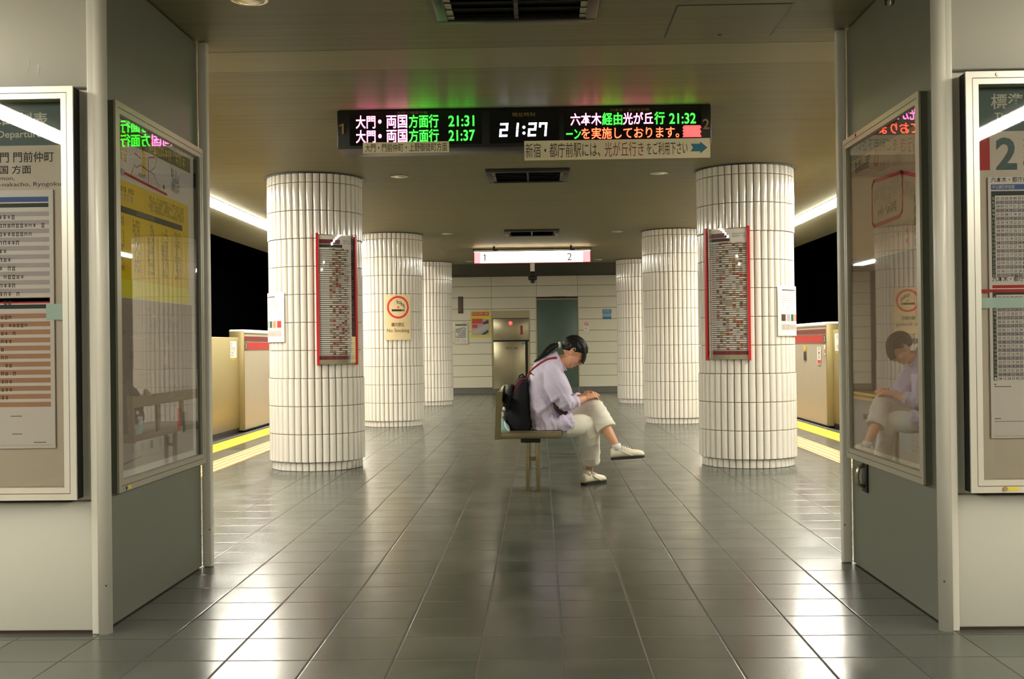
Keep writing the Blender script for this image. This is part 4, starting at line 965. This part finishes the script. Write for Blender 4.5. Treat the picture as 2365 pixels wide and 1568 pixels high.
for l in (-1, 1):
    mb = MB(); mb.tube([(hd_(.0865-.012*abs(t), -.009-.003*(1-t*t), l*.032+t*.014), .0016, .0016) for t in (-1, -.5, 0, .5, 1)], 'hair', 6); put('eyelashes', mb, woman)
    mb = MB(); mb.tube([(hd_(.088-.014*abs(t), .02+.004*(1-t*t), l*.032+t*.02), .0022, .003) for t in (-1, -.5, 0, .5, 1)], 'hair', 6); put('eyebrow', mb, woman)

# hair: cap, fringe and ponytail in one mesh
mb = MB()
def hair_cap():
    t = bmesh.new(); bmesh.ops.create_uvsphere(t, u_segments=56, v_segments=40, radius=1)
    for v in t.verts:
        c = v.co; p = hd_(-.014+c.x*.106, .03+c.z*.094, c.y*.083)
        # lower hairline: nape to above the ear to the temple
        q = p-HC; u = q.x; lo = -.008+.03*max(0, -u/.1) if u < 0 else -.008-.22*max(0, u-.025)
        lo = -.002+.02*max(0., -u/.08) if u < 0 else -.002-.25*max(0., u-.035)
        if q.z < lo: p.z = HC.z+lo; p.x = HC.x+q.x*.93; p.y = HC.y+(p.y-HC.y)*.93
        v.co = p
    mb.merge(t, 'hair', True)
hair_cap()
for l, w_ in ((-.058, .018), (-.038, .02), (-.016, .02), (.006, .02), (.028, .02), (.048, .02), (.062, .016)):
    k = abs(l)*40
    limb(mb, [(1334, 788, l*.9, .014, w_), (1346, 800-k*.4, l, .013, w_), (1351.5-k, 815, l, .010, w_*.95), (1351-k*1.6, 829, l*.96, .009, w_*.85), (1346.5-k*1.8, 841-k*1.5, l*.92, .004, w_*.5)], 'hair', 12)
hair, _ = fuse(mb, .0042, 'hair', 'hair', PB, 2, lambda c: .0012*math.sin((c.y)*420)+.002*noise.noise(c*60))
ho = bpy.data.objects.new('hair', hair); COL.objects.link(ho); ho.parent = woman
mb = MB()
limb(mb, [(1296, 797, 0, .016, .018), (1288, 797, -.005, .016, .02), (1278, 800, -.015, .025, .028), (1267, 808, -.03, .027, .028), (1255, 819, -.05, .02, .024), (1243, 829, -.06, .012, .016), (1233, 836, -.065, .004, .008)], 'hair', 20)
pt, _ = fuse(mb, .0035, 'ponytail', 'hair', PB, 2, lambda c: .0007*math.sin(c.y*420)+.0015*noise.noise(c*50))
po = bpy.data.objects.new('ponytail', pt); COL.objects.link(po); po.parent = woman
mb = MB(); mb.ell(fig(1292.5, 797, -.002), .015, .024, .024, 'white', None, 16)
for k in range(7): mb.ell(fig(1292.5, 797, -.002)+Vector((0, math.cos(k*.9)*.018, math.sin(k*.9)*.018)), .012, .01, .01, 'white', None, 10)
put('hair_tie', mb, woman)

# shirt
FA, FB = fig(1232, 968, -.15), fig(1288, 921, -.15)
def folds(c):
    # long creases running from the shoulder down to the elbow and hem
    a = noise.noise(Vector((c.x*9+c.z*5, c.y*5, c.z*3)))*.008
    q = c.x*1.0+c.z*.55
    b = (1-abs(noise.noise(Vector((q*17, c.y*6, (c.z-c.x)*2.2+4)))))**3*.010-.005
    d = (1-abs(noise.noise(Vector((c.x*10-c.z*4, c.y*9, c.z*16+2)))))**4*.006 if c.z < .72 else 0
    # the blouse back ends in a slanting edge above the loose tail
    st = 0.
    if c.x < FB.x+.01:
        q_ = (c.z-FA.z)-(c.x-FA.x)*(FB.z-FA.z)/(FB.x-FA.x)
        st = -.011*min(1, max(0, (.004-q_)/.008))+.006*min(1, max(0, 1-abs(q_-.02)/.03))
    if c.z < .66: d += (1-abs(noise.noise(Vector((c.x*24+c.z*5, c.y*20, c.z*3+7)))))**3*.012-.005
    return a+b+d+st
mb = MB()
limb(mb, [(1266, 999.5, .0, .112, .218), (1263, 985, 0, .117, .212), (1260, 960, 0, .124, .195), (1257, 925, 0, .128, .178), (1258, 893, 0, .134, .178), (1262, 863, 0, .124, .178), (1275, 847, 0, .102, .15), (1286, 838, 0, .088, .10), (1295, 833.5, 0, .083, .074)], 'shirt', 32)
limb(mb, [(1270, 853, -.11, .055, .06), (1277, 869, -.165, .074, .07), (1286, 893, -.2, .084, .072), (1297, 915, -.205, .078, .068), (1305, 926, -.2, .066, .06), (1315, 930, -.18, .052, .052), (1325, 928, -.152, .046, .046), (1332, 925, -.132, .043, .043)], 'shirt', 24)
limb(mb, [(1272, 853, .11, .055, .06), (1280, 868, .17, .074, .07), (1292, 893, .21, .08, .07), (1303, 914, .215, .074, .066), (1311, 922, .21, .062, .06), (1321, 925, .185, .052, .052), (1330, 922, .155, .046, .046), (1337, 919, .135, .043, .043)], 'shirt', 24)
limb(mb, [(1262, 985, -.14, .095, .07), (1284, 984, -.155, .058, .062), (1305, 977, -.152, .064, .054), (1321, 967, -.138, .042, .04)], 'shirt', 20)        # tail of the shirt over the thigh
shirt, shirt_tree = fuse(mb, .0065, 'shirt', 'shirt', PB, 5, folds, .452)
so = bpy.data.objects.new('shirt', shirt); COL.objects.link(so); so.parent = woman
def ringof(pts, m, r0):
    mb = MB(); mb.tube(pts, m, 8); return mb
mb = MB()
for k in range(2):
    pass
cpts = []
cc0, cc1 = fig(1281, 815, 0), fig(1308, 855, 0)
for i in range(25):
    t = 2*PI*i/24; c = (cc0+cc1)/2; hv = (cc1-cc0)/2
    cpts.append((c+hv*math.cos(t)*.96+Vector((0, .066*math.sin(t), 0)), .006, .008, (Vector((-.8, 0, .5)))))
mb.tube(cpts, 'shirt', 10); put('collar', mb, woman)
# dark patterned cloth under the near arm
mb = MB(); limb(mb, [(1281, 926, -.168, .02, .02), (1290, 939, -.178, .036, .014), (1299, 949, -.172, .034, .014), (1308, 955, -.16, .02, .014)], 'pattern', 16); put('patterned_cloth', mb, woman)
# trousers
def pf(c):
    b = (1-abs(noise.noise(Vector(((c.x-c.z)*9, c.y*8, (c.x+c.z)*5+3)))))**4*.008-.003
    return noise.noise(Vector((c.x*11, c.y*8, c.z*9)))*.005+b
mb = MB()
limb(mb, [(1258, 978, 0, .08, .15), (1282, 982, 0, .075, .15)], 'trouser', 24)
limb(mb, [(1264, 980, -.085, .078, .078), (1295, 985, -.10, .078, .074), (1330, 983, -.10, .083, .076), (1352, 982, -.08, .075, .07), (1364, 998, -.055, .067, .068), (1366, 1025, -.005, .068, .066), (1364.5, 1050, .05, .071, .064), (1363, 1067, .09, .074, .064)], 'trouser', 24)
limb(mb, [(1266, 968, .10, .088, .085), (1320, 954, .08, .078, .076), (1355, 937, .035, .070, .066), (1374.5, 940, -.02, .066, .064), (1388, 965, -.085, .070, .064), (1396, 981, -.12, .074, .064), (1401, 990, -.135, .076, .064)], 'trouser', 24)
pants, _ = fuse(mb, .0065, 'trousers', 'trouser', PB, 2, pf, .456)
to = bpy.data.objects.new('trousers', pants); COL.objects.link(to); to.parent = woman
# shoes
def shoe(heel, toe, up, label):
    ax = (toe-heel); L_ = ax.length; ax.normalize(); up = (up-ax*up.dot(ax)).normalized(); lt = up.cross(ax).normalized()
    P = lambda s_, l, h: heel+ax*(s_*L_)+lt*l+up*h
    secs = [(0.0, .020, .070, .02), (.03, .030, .086, .0), (.12, .035, .094, 0), (.27, .036, .096, 0), (.38, .037, .096, 0), (.5, .041, .084, 0), (.64, .046, .072, 0), (.78, .046, .066, 0), (.9, .040, .058, .0), (.96, .03, .05, 0), (1.0, .014, .038, .01)]
    mb = MB(); rings = []
    for s_, hw, ht, _ in secs:
        ring = []
        for j in range(16):
            t = 2*PI*j/16; x = math.cos(t); z = math.sin(t)
            hh = .013+(ht-.013)*(.45+.55*z) if z > 0 else .013+(ht-.013)*.45*(1+z)
            ring.append(mb.bm.verts.new(P(s_, hw*(1-.12*max(0, z))*(abs(x)**.8)*(1 if x > 0 else -1), hh)))
        rings.append(ring)
    for a, b in zip(rings, rings[1:]):
        for j in range(16): mb.face((a[j], a[(j+1) % 16], b[(j+1) % 16], b[j]), 'shoe', True)
    mb.face(rings[0][::-1], 'shoe', True); mb.face(rings[-1], 'shoe', True)
    up_o = put('shoe', mb, woman)
    mb = MB(); a = []; b = []
    for i in range(25):
        s_ = i/24; hw = .0
        for (s0, w0, *_), (s1, w1, *_) in zip(secs, secs[1:]):
            if s0 <= s_ <= s1: hw = w0+(w1-w0)*(s_-s0)/(s1-s0)
        a.append((s_, hw+.003)); b.append((s_, -hw-.003))
    outl = a+b[::-1]
    lo = [mb.bm.verts.new(P(s_, l, .0+.012*max(0, s_-.75)*4*max(0, s_-.75))) for s_, l in outl]; hi = [mb.bm.verts.new(P(s_, l, .017+.012*max(0, s_-.75)*4*max(0, s_-.75))) for s_, l in outl]
    n_ = len(outl)
    for i in range(n_): mb.face((lo[i], lo[(i+1) % n_], hi[(i+1) % n_], hi[i]), 'sole')
    mb.face(lo[::-1], 'sole'); mb.face(hi, 'sole'); put('sole', mb, up_o)
    for sd in (-1, 1):
        mb = MB(); mb.tube([(P(.30, sd*.036, .075), .003, .005), (P(.42, sd*.041, .052), .003, .006), (P(.55, sd*.045, .036), .003, .006), (P(.66, sd*.047, .024), .003, .005)], 'white', 8); put('side_stitching', mb, up_o)
    for k in range(4):
        s_ = .37+k*.07; h = .1-.0075*k
        mb = MB(); mb.tube([(P(s_-.01, -.034, h-.022), .004, .004), (P(s_+.0, -.02, h-.006), .0045, .0045), (P(s_+.012, 0, h), .0045, .0045), (P(s_+.02, .02, h-.006), .0045, .0045), (P(s_+.02, .034, h-.022), .004, .004)], 'white', 8); put('lace', mb, up_o)
    mb = MB(); mb.tube([(P(.2, 0, .07), .03, .034, lt), (P(.2, 0, .098), .036, .036, lt), (P(.19, 0, .118), .034, .034, lt)], 'sock', 16); put('sock', mb, up_o)
    return up_o
h1, t1 = fig(1411, 1062, -.16), fig(1489, 1056.5, -.18)
shoe(h1, t1, Vector((.05, 0, 1)), '')
shoe(Vector((.325, 8.90, .0005)), Vector((.507, 9.075, .0005)), Vector((0, 0, 1)), '')

# ------------------------------------------------------------------ backpack
bp_ = thing('backpack', 'navy backpack with red shoulder straps on the seated person', 'backpack', (-.13, Y0, .45))
mb = MB()
limb(mb, [(1213, 869, -.02, .012, .05), (1208, 878, -.02, .04, .105), (1204, 895, -.02, .066, .13), (1199, 925, -.02, .098, .145), (1197, 955, -.02, .112, .15), (1200, 980, -.02, .105, .148), (1203, 996, -.02, .075, .125), (1204, 999.5, -.02, .05, .10)], 'bagnavy', 28)
bg, bag_tree = fuse(mb, .006, 'bag_body', 'bagnavy', bp_.location.copy(), 3, lambda c: noise.noise(c*9)*.009, .453)
go = bpy.data.objects.new('bag_body', bg); COL.objects.link(go); go.parent = bp_
mb = MB(); limb(mb, [(1184, 888, -.05, .018, .07), (1179, 905, -.05, .034, .085), (1174, 930, -.05, .042, .09), (1176, 950, -.05, .03, .085)], 'bagnavy', 18); put('front_pocket', mb, bp_)
def seam(rows, r, m, name, parent, dy=-.004, tree=None):
    pts = []
    for px, py in spl([(a, b) for a, b in rows], 6):
        o = fig(px, py, -1.2); d = (fig(px, py, 0)-o).normalized(); hit = None
        for tr in tree or ():
            loc, nm, ix, ds = tr.ray_cast(o, d)
            if loc and (hit is None or ds < hit[1]): hit = (loc, ds)
        pts.append(((hit[0]+Vector((0, dy, 0))) if hit else fig(px, py, -.12), r[0], r[1]))
    mb = MB(); mb.tube(pts, m, 10); put(name, mb, parent)
seam([(1222, 864), (1229, 855), (1242, 844), (1256, 835), (1270, 829), (1286, 826.5)], (.011, .005), 'bagred', 'shoulder_strap', bp_, -.003, (shirt_tree,))
mb = MB(); limb(mb, [(1218, 874, .10, .006, .012), (1222, 861, .11, .006, .012), (1235, 848, .11, .006, .012), (1251, 838, .10, .006, .012), (1266, 832, .09, .006, .012)], 'bagred', 10); put('shoulder_strap', mb, bp_)
seam([(1213, 874), (1204, 876), (1195, 884), (1186, 896), (1178, 910), (1170, 926)], (.005, .004), 'bagred', 'red_piping', bp_, -.002, (bag_tree,))
seam([(1206, 880), (1197, 890), (1190, 900), (1182, 913)], (.0025, .003), 'bagred', 'zip', bp_, -.002, (bag_tree,))
mb = MB(); mb.tube([(fig(1212, 871, -.03), .006, .009), (fig(1206, 864, -.03), .006, .009), (fig(1200, 868, -.03), .006, .009), (fig(1198, 877, -.03), .006, .009)], 'bagnavy', 10); put('grab_handle', mb, bp_)
ch = thing('pouch', 'olive plastic pouch tucked behind the navy backpack', 'pouch', fig(1163, 925, .0))
mb = MB(); limb(mb, [(1166, 889, .06, .008, .03), (1163, 900, .06, .022, .05), (1160, 915, .06, .026, .055), (1162, 928, .06, .02, .045)], 'clear_green', 16); put('pouch_body', mb, ch)
ch = thing('bag_charm', 'small white and red plush charm hanging from the backpack', 'charm', fig(1160, 955, -.16))
mb = MB(); mb.ell(fig(1158, 957, -.13), .020, .02, .024, 'white'); mb.ell(fig(1156, 967, -.13), .017, .018, .022, 'white'); mb.ell(fig(1164, 944, -.13), .012, .012, .016, 'white'); put('plush_body', mb, ch)
mb = MB(); mb.ell(fig(1155.5, 950, -.142), .011, .011, .01, 'red'); put('red_cap', mb, ch)
mb = MB(); mb.tube([(fig(1166, 938, -.13), .003, .003), (fig(1172, 928, -.13), .003, .003), (fig(1178, 916, -.12), .003, .003)], 'bagred', 8); put('cord', mb, ch)
ch = thing('hand_towel', 'pale teal cloth stuffed at the foot of the backpack', 'cloth', fig(1166, 990, -.1))
mb = MB(); limb(mb, [(1160, 966, -.11, .012, .03), (1161, 978, -.115, .026, .05), (1167, 988, -.115, .035, .055), (1173, 996, -.11, .022, .05), (1175, 1000, -.11, .01, .04)], 'teal', 18); put('folded_cloth', mb, ch)
mb = MB(); limb(mb, [(1165, 972, -.165, .005, .012), (1168, 985, -.172, .008, .014), (1176, 997, -.165, .006, .014)], 'white', 10); put('white_edge', mb, ch)
